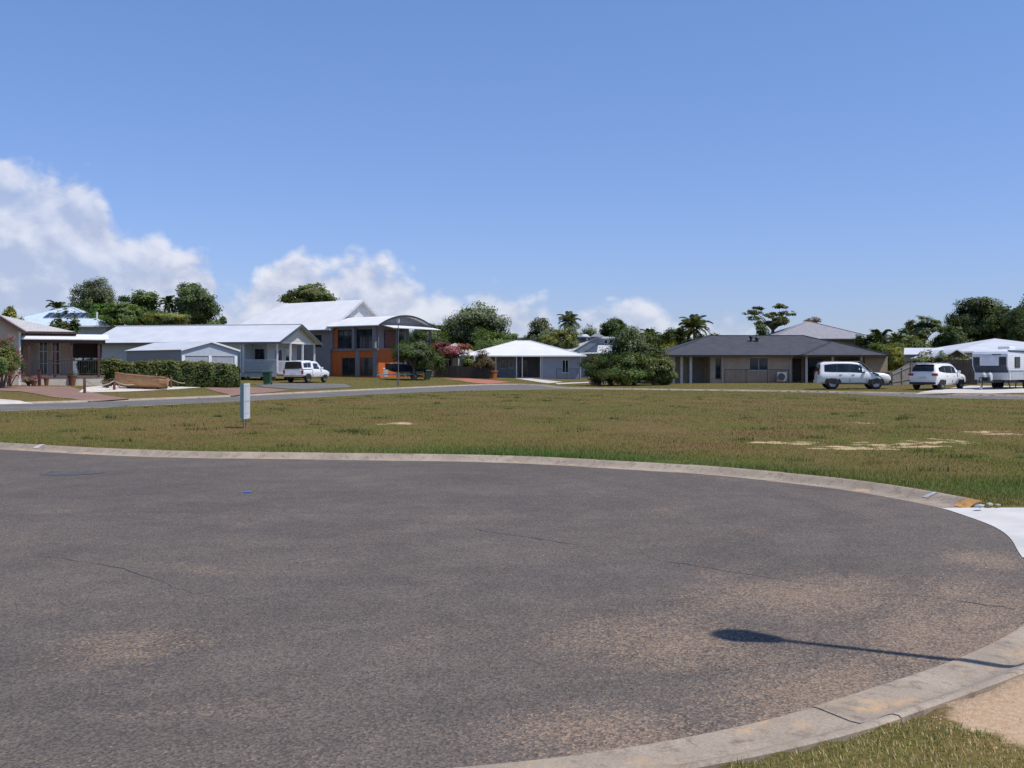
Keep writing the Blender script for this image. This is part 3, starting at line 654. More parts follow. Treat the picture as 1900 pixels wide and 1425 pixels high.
# ------------------------------------------------------------------ long white house on stumps
def long_house():
    g = 0.5; T = thing('house', 'long pale weatherboard house with white gable roof and corner verandah', 'house', (pxx(515,86), 86, g), R(-12))
    WB = mat('pale blue grey weatherboard', (0.43,0.46,0.47), .65, var=.08, stripes=('Z', .18, .015, 'SAW'))
    FA = mat('dark grey fascia', (0.06,0.075,0.085), .5); f = 0.72; e = 3.42; z1 = 4.85; L = 17.2; D = 8.0
    m = MB(); wall_run(m, -L, -3.2, f-.15, e, 0, .18, [(-13.2,-11.6,1.6,2.8)]); m.box(-L, -L+.18, .18, D, f-.15, e).box(-L, -1.8, D-.18, D, f-.15, e)
    m.box(-3.38, -3.2, .18, 1.8, f-.15, e); m.build('wall', WB, T)
    m = MB(); wall_run(m, -3.2, -1.8, f-.15, e, 1.8, .16, [(-2.95,-2.05,1.55,2.75)]); m.box(-1.98, -1.8, 1.96, D-.18, f-.15, e); m.build('wall', WB, T)
    window(T, -13.2, -11.6, 1.6, 2.8, 0, (0,0,0)); window(T, -2.95, -2.05, 1.55, 2.75, 1.8, (0,0,0), mat('dark window frame', (.05,.05,.05), .5))
    for y in (3.2, 5.4):
        o = MB().box(-1.79, -1.74, y, y+1.5, f, f+2.1).build('glazed_door', WHITE, T); MB().box(-1.735, -1.725, y+.08, y+1.42, f+.1, f+2.0).build('pane', GL, o)
    MB().box(-3.2, 0, 0, 1.8, f-.15, f).box(-1.8, 0, 1.8, D, f-.15, f).build('deck', mat('grey deck', (.35,.36,.36), .8), T)
    ov = .55; r = MB()
    za = z1; sl = (z1-e)/(D/2); zl = e - ov*sl
    r.slab([(-L-.4,-ov,zl+.08), (.45,-ov,zl+.08), (.45,D/2,za+.08), (-L-.4,D/2,za+.08)], .05).slab([(.45,D+ov,zl+.08), (-L-.4,D+ov,zl+.08), (-L-.4,D/2,za+.081), (.45,D/2,za+.081)], .05)
    r.build('roof', ROOFW, T); ridge_caps(T, [((-L-.4,D/2,za+.09), (.45,D/2,za+.09))], WHITE, (0,0,0))
    b = MB(); b.bar((.47,-ov,zl-.02), (.47,D/2,za-.02), .05, .22).bar((.47,D+ov,zl-.02), (.47,D/2,za-.02), .05, .22); b.build('barge_board', FA, T)
    MB().box(-L-.4, .45, -ov-.12, -ov, zl-.08, zl+.05).build('gutter', FA, T)
    MB().prism([(0,e+.02),(D,e+.02),(D/2,za-.04)], -.1, 0, 'x').build('gable_panel', TRIM, T)
    MB().box(-.14, .02, .06, D-.06, e-.2, e+.0).box(-3.2, -.14, .0, .14, e-.2, e).build('beam', WHITE, T)
    for q in ((-3.14,.07), (-.07,.07), (-.07,2.7), (-.07,5.3), (-.07,7.93)): MB().box(q[0]-.07, q[0]+.07, q[1]-.065, q[1]+.065, f, e-.2).build('post', WHITE, T)
    for k in range(5): MB().box(-3.05, -.16, .02, .06, f+.08+k*.19, f+.25+k*.19).build('balustrade_board', WB, T)
    MB().box(-3.1, -.12, 0, .09, f+1.04, f+1.10).build('handrail', WHITE, T)
    r = MB(); r.box(-.1, -.04, .2, 7.8, f+.95, f+1.0)
    for k in range(52): r.box(-.085, -.055, .25+k*.145, .28+k*.145, f, f+.95)
    r.build('balustrade', WHITE, T)
    for x in np.arange(-L+.3, .1, 2.35):
        for y in (.2, 4, 7.8): MB().box(x-.12, x+.12, y-.12, y+.12, -.5, f-.151).build('stump', mat('stump', (.16,.12,.10), .9), T)
    MB().box(-L, -.1, -.02, .04, f-.36, f-.152).build('skirt_board', WB, T)
    for x in (-L+.15, -8.6, -3.35): MB().tube([(x,-.06,-.2),(x,-.06,e-.35),(x,-.55,e-.22)], .045, 8).build('downpipe', WHITE, T)
long_house()

# ------------------------------------------------------------------ grey shed with two roller doors
def shed():
    g = 0.46; T = thing('shed', 'pale grey steel double garage with two roller doors behind the hedge', 'shed', (pxx(337,78), 78, g), R(50))
    BL = mat('pale blue steel cladding', (0.42,0.46,0.52), .5, var=.06, stripes=('X', .2, .012)); GY = mat('grey steel cladding', (0.22,0.23,0.25), .5, var=.08, stripes=('Y', .2, .012))
    e, z1, Wd, L = 2.55, 3.2, 5.0, 8.0
    m = MB(); wall_run(m, 0, Wd, -.3, e, 0, .1, [(.3,2.35,-.3,2.08), (2.65,4.7,-.3,2.08)]); m.prism([(0,e),(Wd,e),(Wd/2,z1-.03)], 0, .1); m.build('front_wall', BL, T)
    MB().box(0, .1, .1, L, -.3, e).build('side_wall', GY, T); MB().box(Wd-.1, Wd, .1, L, -.3, e).build('side_wall', GY, T); MB().box(.1, Wd-.1, L-.1, L, -.3, e).build('back_wall', GY, T)
    for x in (.3, 2.65):
        o = MB().box(x, x+2.05, .05, .09, -.3, 2.08).build('roller_door', mat('roller door', (.33,.35,.39), .5, stripes=('Z', .09, .01)), T); MB().box(x+.85, x+1.2, .035, .05, .6, .66).build('handle', WHITE, o)
    for x in (.0, 2.35, 4.72): MB().box(x+.01, x+.27, -.03, .0, -.3, 2.1).build('door_jamb', WHITE, T)
    sl = (z1-e)/(Wd/2); o_ = .15; r = MB()
    r.slab([(-o_,L+.1,e-o_*sl+.04), (-o_,-.15,e-o_*sl+.04), (Wd/2,-.15,z1+.04), (Wd/2,L+.1,z1+.04)], .04).slab([(Wd+o_,-.15,e-o_*sl+.04), (Wd+o_,L+.1,e-o_*sl+.04), (Wd/2,L+.1,z1+.041), (Wd/2,-.15,z1+.041)], .04)
    r.build('roof', ROOFW, T)
    b = MB(); b.bar((-o_,-.17,e-.03), (Wd/2,-.17,z1-.0), .04, .13).bar((Wd+o_,-.17,e-.03), (Wd/2,-.17,z1-.0), .04, .13); b.build('barge_board', WHITE, T)
shed()

# ------------------------------------------------------------------ orange two storey house with curved roof
def orange_house():
    g = 0.76; T = thing('house', 'two storey orange house with curved white roof and dark glass', 'house', (pxx(702,108), 108, g), R(-35))
    OR = mat('orange render', (0.50,0.115,0.018), .75, var=.12, bmp=.1); GR = mat('grey render', (0.20,0.20,0.21), .75, var=.1); LG = mat('light grey cladding', (0.50,0.51,0.52), .6, stripes=('Z', .2, .012))
    DF = mat('dark aluminium', (.03,.032,.036), .4); RB = mat('red timber louvre', (.22,.06,.035), .6)
    L, D, e = 6.8, 7.5, 5.35
    m = MB()
    ub = [(-5.95,-3.6,2.95,e-.35), (-3.15,-.75,2.95,e-.35)]; lb = [(-5.3,-3.35,0,1.95), (-2.6,-.8,0,1.95)]
    wall_run(m, -L, 0, -.4, 2.9, 0, .25, lb); m.build('wall', OR, T)
    m = MB(); wall_run(m, -L, 0, 2.9, e, 0, .25, ub); m.build('wall', GR, T)
    MB().box(-L, 0, -.14, -.002, 2.72, 2.92).build('floor_band', GR, T)
    MB().box(-3.3, -2.65, -.06, -.003, -.4, 2.71).build('pier', GR, T); MB().box(-.75, -.12, -.06, -.003, -.4, 2.71).build('pier', GR, T)
    for x in (-L+.12, -3.4, -.45): MB().box(x-.1, x+.25, -.35, -.02, 2.93, e-.02).build('column', GR, T)
    MB().box(-L+.4, -L+.82, -.05, -.003, 2.93, e-.05).build('orange_pier', OR, T)
    for o in ub: window(T, o[0], o[1], o[2], o[3], .02, (0,0,0), DF, GL2, 2, 'window', False)
    for o in lb: window(T, o[0], o[1], o[2], o[3], .02, (0,0,0), DF, GL, 1, 'glazed_door', False)
    m = MB(); m.box(-.25, 0, .26, D, -.4, 2.9); m.build('end_wall', OR, T); MB().box(-.25, 0, .26, 3.0, 2.9, e).build('end_wall', GR, T); MB().box(-2.4, -2.2, 3.0, D, 2.9, e).build('end_wall', GR, T)
    o = MB().box(.01, .06, .9, 2.7, 3.0, 4.9).build('window', DF, T)
    for k in range(9): MB().bar((.08, .95, 3.2+k*.19), (.08, 2.65, 3.2+k*.19), .05, .12).build('louvre', RB, o)
    o = MB().box(-2.19, -2.13, 3.6, 6.9, 2.95, 5.0).build('glazed_door', DF, T); MB().box(-2.125, -2.11, 3.7, 6.8, 3.05, 4.9).build('pane', GL2, o)
    MB().box(-2.2, 1.1, 3.0, D, 2.7, 2.9).build('balcony', GR, T); rr = MB().box(1.0, 1.05, 3.05, D, 3.85, 3.9)
    for k in range(30): rr.box(1.01, 1.04, 3.1+k*.15, 3.12+k*.15, 2.9, 3.85)
    rr.build('balcony_rail', DF, T)
    for y in (3.1, D-.1): MB().box(.9, 1.05, y-.07, y+.07, -.4, e-.2).build('column', GR, T)
    o = MB().box(.0, .05, 3.4, 7.0, 0, 2.0).build('garage_door', DF, T)
    # barrel roof
    n = 18; arc = []
    for k in range(n+1):
        y = -.75 + (D+1.5)*k/n; t = (y-D/2)/(D/2+.75); arc.append((y, e + .02 + 1.15*(1-t*t)))
    r = MB(); prof = arc + [(y, z-.09) for y, z in arc[::-1]]
    fs = []; nn = len(prof); vs = [(x, y, z) for x in (-L-.2, .75) for y, z in prof]
    fs = [(i, (i+1)%nn, nn+(i+1)%nn, nn+i) for i in range(nn)]
    for i in range(n): fs += [(i, i+1, nn-2-i, nn-1-i), (nn+i, nn+i+1, nn+nn-2-i, nn+nn-1-i)]
    r.add(vs, fs); r.build('curved_roof', ROOFB, T, smooth=35)
    b = MB()
    for (y0, z0), (y1, z1) in zip(arc[:-1], arc[1:]): b.bar((.78, y0, z0-.06), (.78, y1+.01, z1-.06), .05, .2)
    b.build('barge_board', DF, T)
    MB().prism([(-.0,e)] + [(y, z-.1) for y, z in arc if 0 < y < D] + [(D,e)], -.12, -.02, 'x').build('gable_panel', GR, T)
    MB().slab([(.06,.2,e+.05), (1.9,.2,e-.32), (1.9,D+.6,e-.32), (.06,D+.6,e+.05)][::-1], .06).build('awning', ROOFB, T)
    # main wing
    x0, x1, y0, y1 = -24.0, -L-.05, -.2, 9.0; ym = 4.4
    m = MB(); wall_run(m, x0, x1, -.4, e+.05, y0, .25, [(-9.3,-8.2,3.2,4.5)]); m.box(x1-.25, x1, y0+.25, y1, -.4, e+.05).box(x0, x0+.25, y0+.25, y1, -.4, e+.05); m.build('wall', GR, T)
    window(T, -9.3, -8.2, 3.2, 4.5, y0, (0,0,0), DF)
    zr = 8.45; ov = .6; sl = (zr-e)/(ym-y0); zl = e - ov*sl
    MB().prism([(y0,e+.06),(y1,e+.06),(ym,zr-.05)], x1-.2, x1, 'x').build('gable_panel', LG, T)
    r = MB(); hx = x0 + 5.0
    r.slab([(x0-.5,y0-ov,zl+.1), (x1+.55,y0-ov,zl+.1), (x1+.55,ym,zr+.1), (hx,ym,zr+.1)], .06).slab([(x1+.55,y1+ov,zl+.1), (x0-.5,y1+ov,zl+.1), (hx,ym,zr+.101), (x1+.55,ym,zr+.101)], .06).slab([(x0-.5,y1+ov,zl+.1), (x0-.5,y0-ov,zl+.1), (hx,ym,zr+.102)], .06)
    r.build('roof', ROOFB, T)
    b = MB(); b.bar((x1+.57,y0-ov,zl+.0), (x1+.57,ym,zr+.0), .05, .22).bar((x1+.57,y1+ov,zl+.0), (x1+.57,ym,zr+.0), .05, .22); b.build('barge_board', LG, T)
    MB().box(x0-.5, x1+.55, y0-ov-.12, y0-ov, zl-.06, zl+.07).build('gutter', GR, T)
orange_house()

# ------------------------------------------------------------------ white hip roofed house, centre
def white_house():
    Y0 = 119.0; X = lambda p, Y=Y0: pxx(p, Y); Z = lambda p, Y=Y0: pyz(p, Y); g = zg(1, Y0); off = (X(970), Y0, g)
    T = thing('house', 'low white house with bright white pyramid roof and open carport', 'house', off)
    WL = mat('white blue wall', (.33,.37,.42), .65, var=.08); x0, x1 = X(857), X(1086); ze = Z(659.5); yr = Y0+5.8; zr = Z(632, yr)
    h, a, b = hip(x0, x1, Y0-.6, Y0+12.2, ze, zr); h.build('roof', mat('bright white roof', (.66,.66,.67), .5, var=.04, scale=.5, stripes=('X', .2, .004)), T, off=off); ridge_caps(T, [((x0,Y0-.6,ze),a),((x1,Y0-.6,ze),b),(a,b)], WHITE, off)
    gutters(T, x0, x1, Y0-.6, Y0+12.2, ze, WHITE, off, 'flr')
    f = g + .08
    m = MB(); wall_run(m, X(880), X(958), g-.4, ze-.02, Y0+3.6, .2, [(X(928),X(937),f+1.0,f+2.0), (X(944),X(952),f+1.1,f+2.0)]); m.build('wall', WL, T, off=off)
    window(T, X(928), X(937), f+1.0, f+2.0, Y0+3.6, off); window(T, X(944), X(952), f+1.1, f+2.0, Y0+3.6, off)
    m = MB(); wall_run(m, X(1004), X(1078), g-.4, ze-.02, Y0, .2, [(X(1043),X(1055),f+.55,f+2.05)]); m.box(X(1004), X(1004)+.2, Y0+.2, Y0+6, g-.4, ze-.02).box(X(1078)-.2, X(1078), Y0+.2, Y0+10, g-.4, ze-.02); m.build('wall', WL, T, off=off)
    window(T, X(1043), X(1055), f+.55, f+2.05, Y0, off)
    m = MB(); wall_run(m, X(956), X(1004), g-.4, ze-.02, Y0+6, .2, [(X(962),X(980),f,f+2.1)]); m.box(X(956), X(956)+.2, Y0+3.8, Y0+6, g-.4, ze-.02); m.build('carport_wall', mat('carport wall with painted shade', (.30,.32,.34), .7), T, off=off)  # darker copy of the house wall, carport shade put into its colour
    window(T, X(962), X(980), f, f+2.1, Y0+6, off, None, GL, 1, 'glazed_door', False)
    for p in (882, 920, 958.5, 969, 1003): MB().box(X(p)-.06, X(p)+.06, Y0-.05, Y0+.07, g-.3, ze-.02).build('post', WHITE, T, off=off)
    for p in (1006, 1077): MB().tube([(X(p),Y0-.06,g-.2),(X(p),Y0-.06,ze-.4),(X(p),Y0-.62,ze-.14)], .045, 8).build('downpipe', WHITE, T, off=off)
    MB().box(X(956), X(1006), Y0-.1, Y0+6, g-.3, f-.02).build('carport_floor', CONC, T, off=off)
white_house()

# ------------------------------------------------------------------ second white house with clerestory
def clerestory_house():
    Y0 = 136.0; X = lambda p, Y=Y0: pxx(p, Y); Z = lambda p, Y=Y0: pyz(p, Y); g = 0.6; off = (X(1100), Y0, g)
    T = thing('house', 'white house with stepped clerestory roof behind the large shrub', 'house', off)
    WL = mat('white blue wall', (.33,.37,.42)); GB = mat('grey blue gable', (.20,.24,.28), .6)
    MB().box(X(1040), X(1165), Y0+.5, Y0+10, g-.4, Z(655)-.02).build('wall', WL, T, off=off)
    xr = X(1108); zr = Z(624); za = Z(652)
    MB().slab([(X(1010), Y0+1, za), (X(1064), Y0-.8, za+.1), (xr, Y0-.8, zr), (xr, Y0+9, zr+.2), (X(1010), Y0+9, za)], .15).build('roof', ROOFW, T, off=off)
    MB().prism([(X(1062),za-.05),(xr,zr-.2),(xr,zr-.95),(X(1080),za-.2)], Y0-.7, Y0-.5).build('gable_panel', GB, T, off=off)
    MB().slab([(X(1074), Y0-1.0, Z(656)), (X(1128), Y0-1.0, Z(656)), (X(1158), Y0+4.0, Z(639.5, Y0+4)), (X(1100), Y0+4.0, Z(639.5, Y0+4))], .1).build('lower_roof', ROOFW, T, off=off)
    MB().bar((X(1128)+.05, Y0-1.0, Z(656.5)-.12), (X(1158)+.05, Y0+4.0, Z(640, Y0+4)-.12), .06, .25).build('barge_board', GB, T, off=off)
    m = MB(); y = Y0+4.1; wins = [(X(1121+k*9,y), X(1127.5+k*9,y), Z(638,y), Z(630,y)) for k in range(3)]
    wall_run(m, X(1109,y), X(1150,y), Z(642,y), Z(626,y), y, .2, wins); m.build('clerestory_wall', WL, T, off=off)
    for w in wins: window(T, *w, y, off, WHITE, GL2, 0, 'window', False)
    r = MB(); r.slab([(X(1100), Y0+3.4, Z(625.5)), (X(1152), Y0+3.4, Z(625.5)), (X(1152), Y0+9, Z(621)), (X(1100), Y0+9, Z(621))], .12)
    r.slab([(X(1071), Y0+5, Z(623.5, Y0+5)), (X(1100), Y0+5, Z(624.5, Y0+5)), (X(1100), Y0+11, Z(620, Y0+11)), (X(1071), Y0+11, Z(621, Y0+11))], .12); r.build('upper_roof', ROOFW, T, off=off)
    MB().prism([(X(1096),Z(625)),(X(1121),Z(625)),(X(1108.5),Z(618.5))], Y0-.9, Y0+5).build('roof_peak', ROOFW, T, off=off)
    MB().box(X(1080), X(1150), Y0+9, Y0+9.2, Z(640), Z(624)).build('wall', WL, T, off=off)
    window(T, X(1084), X(1092), Z(672), Z(662), Y0+.42, off, GB, GL, 0, 'window', False)
clerestory_house()

# ------------------------------------------------------------------ dark roofed brick house, right
def dark_house():
    Y0 = 90.5; X = lambda p, Y=Y0: pxx(p, Y); Z = lambda p, Y=Y0: pyz(p, Y); g = zg(22, Y0); off = (X(1430), Y0, g)
    T = thing('house', 'low cream brick house with wide dark charcoal hip roof', 'house', off)
    BR = mat('cream brick', (.41,.325,.235), .85, var=.14, scale=1.5, stripes=('Z', .086, .006)); CH = mat('charcoal roof tiles', (.046,.047,.056), .62, var=.16, scale=1.2, stripes=('Y', .32, .03, 'SAW'))
    DK = mat('charcoal fascia', (.018,.018,.022), .5); PW = mat('cream post', (.55,.52,.47), .7); GD = mat('taupe garage panel', (.27,.235,.20), .7, stripes=('X', .3, .01))
    ze = Z(658.5, Y0-.6); yr = Y0+5.6; zr = Z(622.5, yr); x0, x1 = X(1221,Y0-.6), X(1648,Y0-.6); f = g+.06
    h, a, b = hip(x0, x1, Y0-.6, Y0+11.8, ze, zr, 5.7); h.build('roof', CH, T, off=off)
    ridge_caps(T, [((x0,Y0-.6,ze),a),((x1,Y0-.6,ze),b),(a,b)], CH, off); gutters(T, x0, x1, Y0-.6, Y0+11.8, ze, DK, off, 'flr')
    # projecting right wing of the roof
    wx0, wx1 = X(1489,Y0-1.8), X(1650,Y0-1.8)
    h, a2, b2 = hip(wx0, wx1, Y0-1.8, Y0+5.2, ze-.01, ze+(zr-ze)*.62); h.build('roof', CH, T, off=off); gutters(T, wx0, wx1, Y0-1.8, Y0-.75, ze-.01, DK, off, 'flr')
    ridge_caps(T, [((wx0,Y0-1.8,ze),a2),((wx1,Y0-1.8,ze),b2)], CH, off)
    zt = ze-.06; m = MB()
    w1 = (X(1327.5),X(1337.5),f+.35,f+2.1); w2 = (X(1390),X(1426),f+1.05,f+2.2)
    wall_run(m, X(1318), X(1469), g-.4, zt, Y0, .22, [w1, w2]); m.box(X(1318), X(1318)+.22, Y0+.22, Y0+2.2, g-.4, zt); m.build('wall', BR, T, off=off)
    window(T, *w1, Y0, off, DK, GL, 0, 'window'); window(T, *w2, Y0, off, PW, GL2, 1, 'window')
    m = MB(); wall_run(m, X(1262), X(1318), g-.4, zt, Y0+2.2, .2, [(X(1283),X(1316),g-.4,f+2.15)]); m.build('wall', BR, T, off=off)
    MB().box(X(1283), X(1316), Y0+2.3, Y0+2.36, g-.3, f+2.15).build('garage_door', GD, T, off=off)
    m = MB(); m.box(X(1262)-.2, X(1262), Y0+2.2, Y0+10, g-.4, zt).box(X(1240), X(1262)-.2, Y0+8, Y0+8.2, g-.4, zt); m.build('wall', BR, T, off=off)
    for p in (1232, 1249.5, 1264.5, 1281.5): MB().box(X(p)-.11, X(p)+.11, Y0-.1, Y0+.12, g-.3, zt).build('post', PW, T, off=off)
    yb = Y0+2.6; m = MB(); dr = (X(1471,yb), X(1487,yb), f, f+2.1); sg = (X(1492,yb), X(1526,yb), f, f+2.1); w3 = (X(1556,yb), X(1585,yb), f+.9, f+2.0)
    wall_run(m, X(1469), X(1604,yb), g-.4, zt, yb, .2, [dr, sg, w3]); m.box(X(1469)-.22, X(1469), Y0+.22, yb, g-.4, zt); m.build('wall', BR, T, off=off)
    o = MB().box(dr[0], dr[1], yb+.06, yb+.11, dr[2], dr[3]).build('door', mat('dark red door', (.05,.02,.015), .5), T, off=off); MB().box(dr[0]+.08, dr[0]+.14, yb+.02, yb+.06, f+1.0, f+1.05).build('handle', PW, o, off=off)
    window(T, *sg, yb, off, DK, GL, 1, 'glazed_door', False); window(T, *w3, yb, off, DK, GL, 1)
    m = MB(); m.box(X(1598), X(1640), Y0-.9, Y0-.7, g-.4, zt).box(X(1598), X(1598)+.2, Y0-.7, yb, g-.4, zt).box(X(1640)-.2, X(1640), Y0-.7, Y0+10, g-.4, zt); m.build('wall', BR, T, off=off)
    for p in (1489.5, 1537.5, 1590): MB().box(X(p)-.09, X(p)+.09, Y0-1.2, Y0-1.02, g-.3, zt).build('post', PW, T, off=off)
    for p in (1340, 1467): MB().tube([(X(p),Y0-.06,g-.2),(X(p),Y0-.06,ze-.4),(X(p),Y0-.62,ze-.14)], .045, 8).build('downpipe', PW, T, off=off)
    v = MB()
    for dx, hh, rr_ in ((0,.55,.16), (.55,.42,.2)):
        xx, yy = X(1411)+dx, Y0+3.6; zz = ze + (zr-ze)*(yy-Y0+.6)/6.2
        v.tube([(xx,yy,zz-.1), (xx,yy,zz+hh*.6)], rr_*.7, 10).lathe([(rr_*.7,zz+hh*.55), (rr_*1.25,zz+hh*.75), (rr_*.9,zz+hh), (.01,zz+hh+.05)], 12, c=(xx,yy,0))
    v.build('roof_vent', DK, T, off=off)
dark_house()

def grey_house():
    Y0 = 115.0; X = lambda p, Y=Y0: pxx(p, Y); Z = lambda p, Y=Y0: pyz(p, Y); g = zg(34, Y0); off = (X(1530), Y0, g)
    T = thing('house', 'taller house with mid grey hip roof behind the dark roofed house', 'house', off)
    RG = mat('mid grey roof', (.255,.25,.27), .6, var=.1, stripes=('X', .25, .01)); x0, x1 = X(1422), X(1630); ze = Z(628.5); zr = Z(597, Y0+6)
    h, a, b = hip(x0, x1, Y0-.6, Y0+11.6, ze, zr); h.build('roof', RG, T, off=off); ridge_caps(T, [((x0,Y0-.6,ze),a),((x1,Y0-.6,ze),b),(a,b)], RG, off); gutters(T, x0, x1, Y0-.6, Y0+11.6, ze, mat('dark grey fascia', (.06,.075,.085)), off, 'flr')
    m = MB(); w = [(X(1600),X(1615),ze-1.9,ze-.7)]; wall_run(m, x0+.6, x1-.6, g-.4, ze-.04, Y0, .2, w); m.box(x1-.8, x1-.6, Y0+.2, Y0+10, g-.4, ze-.04).box(x0+.6, x0+.8, Y0+.2, Y0+10, g-.4, ze-.04); m.build('wall', mat('taupe wall', (.25,.22,.19), .8), T, off=off)
    window(T, *w[0], Y0, off)
grey_house()

def right_house():
    Y0 = 86.0; X = lambda p, Y=Y0: pxx(p, Y); Z = lambda p, Y=Y0: pyz(p, Y); g = zg(40, Y0); off = (X(1850), Y0, g)
    T = thing('house', 'white roofed house with brown gabled porch behind the caravan', 'house', off)
    BE = mat('beige render', (.40,.35,.29), .8); BN = mat('brown gable boards', (.10,.055,.035), .7, stripes=('X', .15, .01)); x0, x1 = X(1776), X(2040); ze = Z(651); zr = Z(628, Y0+6)
    h, a, b = hip(x0, x1, Y0, Y0+12, ze, zr); h.build('roof', ROOFW, T, off=off); gutters(T, x0, x1, Y0, Y0+12, ze, WHITE, off, 'fl')
    m = MB(); w = [(X(1880),X(1905),g+1.0,g+2.1)]; wall_run(m, x0+.6, x1-.6, g-.4, ze-.03, Y0+.7, .2, w); m.box(x0+.6, x0+.8, Y0+.9, Y0+11, g-.4, ze-.03); m.build('wall', BE, T, off=off); window(T, *w[0], Y0+.7, off)
    # porch gable
    y = Y0-2.5; xa, xb, xm = X(1752,y), X(1793,y), X(1773,y); zb, za = Z(662,y), Z(648,y)
    r = MB(); r.slab([(xm, y-.3, za), (xm-.4, y+3, za), (xa-1.6, y+3, zb-.1), (xa-.3, y-.3, zb-.1)], .07).slab([(xm-.4, y+3, za+.001), (xm, y-.3, za+.001), (xb+.3, y-.3, zb-.1), (xb+.3, y+3, zb-.1)], .07); r.build('porch_roof', ROOFW, T, off=off)
    MB().prism([(xa,zb),(xb,zb),(xm,za-.12)], y, y+.12).build('gable_panel', BN, T, off=off)
    for x in (xa+.1, xb-.1): MB().box(x-.09, x+.09, y+.0, y+.18, g-.3, zb).build('post', TRIM, T, off=off)
    # side wing roof glimpsed left of the porch
    r = MB(); q = [(X(1694),Y0+2,Z(657.5,Y0+2)), (X(1716),Y0+4.5,Z(645.5,Y0+4.5)), (X(1790),Y0+4.5,Z(645.5,Y0+4.5)), (X(1790),Y0+2,Z(657.5,Y0+2))]; r.slab(q[::-1], .08); r.build('side_roof', ROOFW, T, off=off)
    MB().box(X(1700), X(1778), Y0+2.4, Y0+2.6, g-.4, Z(658.5,Y0+2)).build('wall', BE, T, off=off)
right_house()

def pale_cottage():
    Y0 = 128.0; X = lambda p, Y=Y0: pxx(p, Y); Z = lambda p, Y=Y0: pyz(p, Y); g = 0.7; off = (X(845), Y0, g)
    T = thing('house', 'small pale cottage with pinkish roof behind the brown fence', 'house', off)
    PR = mat('faded pink roof', (.42,.33,.30), .7, var=.12); ze, zr = Z(654), Z(637, Y0+4); x0, x1 = X(800), X(885)
    h, a, b = hip(x0, x1, Y0-.4, Y0+8, ze, zr); h.build('roof', PR, T, off=off); m = MB(); w = [(X(826),X(838),g+.9,g+2.0)]
    wall_run(m, x0+.4, x1-.4, g-.4, ze-.03, Y0, .2, w); m.build('wall', TRIM, T, off=off); window(T, *w[0], Y0, off)
    r = MB(); y = Y0-4; r.slab([(X(822,y),y,Z(660,y)), (X(853,y),y,Z(660,y)), (X(853,y),Y0-.1,Z(657,y)), (X(822,y),Y0-.1,Z(657,y))], .08); r.build('porch_roof', WHITE, T, off=off)
    for p in (824, 851): MB().box(X(p,y)-.07, X(p,y)+.07, y+.05, y+.19, g-.3, Z(661,y)).build('post', WHITE, T, off=off)
pale_cottage()

# ------------------------------------------------------------------ fences
def slat_fence(name, label, p0, p1, h0, h1, m, postm, palew=0.16, gap=0.012, panel=2.4, cat='fence'):
    p0, p1 = np.array(p0, float), np.array(p1, float); L = np.linalg.norm(p1-p0); d = (p1-p0)/L; g0 = zg(*p0); T = thing(name, label, cat, (p0[0], p0[1], g0), math.atan2(d[1], d[0]))
    hh = lambda t: h0 + (h1-h0)*t
    zl = lambda x: zg(*(p0+d*x)) - g0
    k = max(1, int(L/palew)); rows = []
    for i in range(k):
        a, b = i*L/k, (i+1)*L/k-gap; zz = zl(a); hq = hh((i+.5)/k) + random.uniform(-.012,.012)
        o = MB().box(a, b, -.011+.004*(i % 2), .011+.004*(i % 2), zz-.02, zz+hq).build('paling', m, T); rows.append(o)
    n = max(1, int(round(L/panel)))
    for i in range(n+1): x = L*i/n; MB().box(x-.045, x+.045, .02, .11, zl(min(x,L))-.3, zl(min(x,L))+hh(i/n)-.05).build('post', postm, T)
    r = MB()
    for fz_ in (.25, .82): r.bar((0, .045, zl(0)+h0*fz_), (L, .045, zl(L)+h1*fz_), .04, .07)
    r.build('rail', postm, T); return T
def bar_fence(label, p0, p1, h, m, n):
    p0, p1 = np.array(p0, float), np.array(p1, float); L = np.linalg.norm(p1-p0); d = (p1-p0)/L; g0 = zg(*p0); T = thing('fence', label, 'fence', (p0[0], p0[1], g0), math.atan2(d[1], d[0]))
    for i in range(n+1): x = L*i/n; MB().box(x-.03, x+.03, -.03, .03, -.2, h+.04).build('post', m, T)
    for i in range(n):
        a, b = L*i/n+.035, L*(i+1)/n-.035; r = MB().box(a, b, -.018, .018, h-.05, h).box(a, b, -.018, .018, .1, .14); k = int((b-a)/.11)
        for j in range(1, k): x = a+(b-a)*j/k; r.box(x-.009, x+.009, -.009, .009, .14, h-.05)
        r.build('railing_panel', m, T)
    return T
BLK = mat('black metal', (.02,.02,.022), .45); GWOOD = mat('weathered grey timber', (.20,.18,.165), .9, var=.3, scale=4); DWOOD = mat('dark brown timber', (.055,.043,.036), .85, var=.3, scale=3)
bar_fence('black metal railing fence in front of the cream brick house', (pxx(1345,88.6), 88.6), (pxx(1463,88.6), 88.6), 1.22, BLK, 3)
bar_fence('low dark railing fence by the white house window', (pxx(1033,116), 116), (pxx(1090,116), 116), 1.2, BLK, 3)
slat_fence('fence', 'grey paling fence raking down towards the street beside the dark roofed house', (pxx(1688,82), 82), (pxx(1654,79), 79), 1.75, 1.0, GWOOD, GWOOD)
slat_fence('fence', 'low grey paling fence behind the white four wheel drive bonnet', (pxx(1653.5,79), 79), (pxx(1618,82), 82), 1.0, .98, GWOOD, GWOOD)
slat_fence('fence', 'tall grey paling fence behind the white wagon', (pxx(1690,82.2), 82.2), (pxx(1752,82.4), 82.4), 1.75, 1.75, GWOOD, GWOOD)
slat_fence('fence', 'dark timber paling fence beside the caravan', (pxx(1755,80.5), 80.5), (pxx(1812,80), 80), 1.95, 1.95, DWOOD, DWOOD)
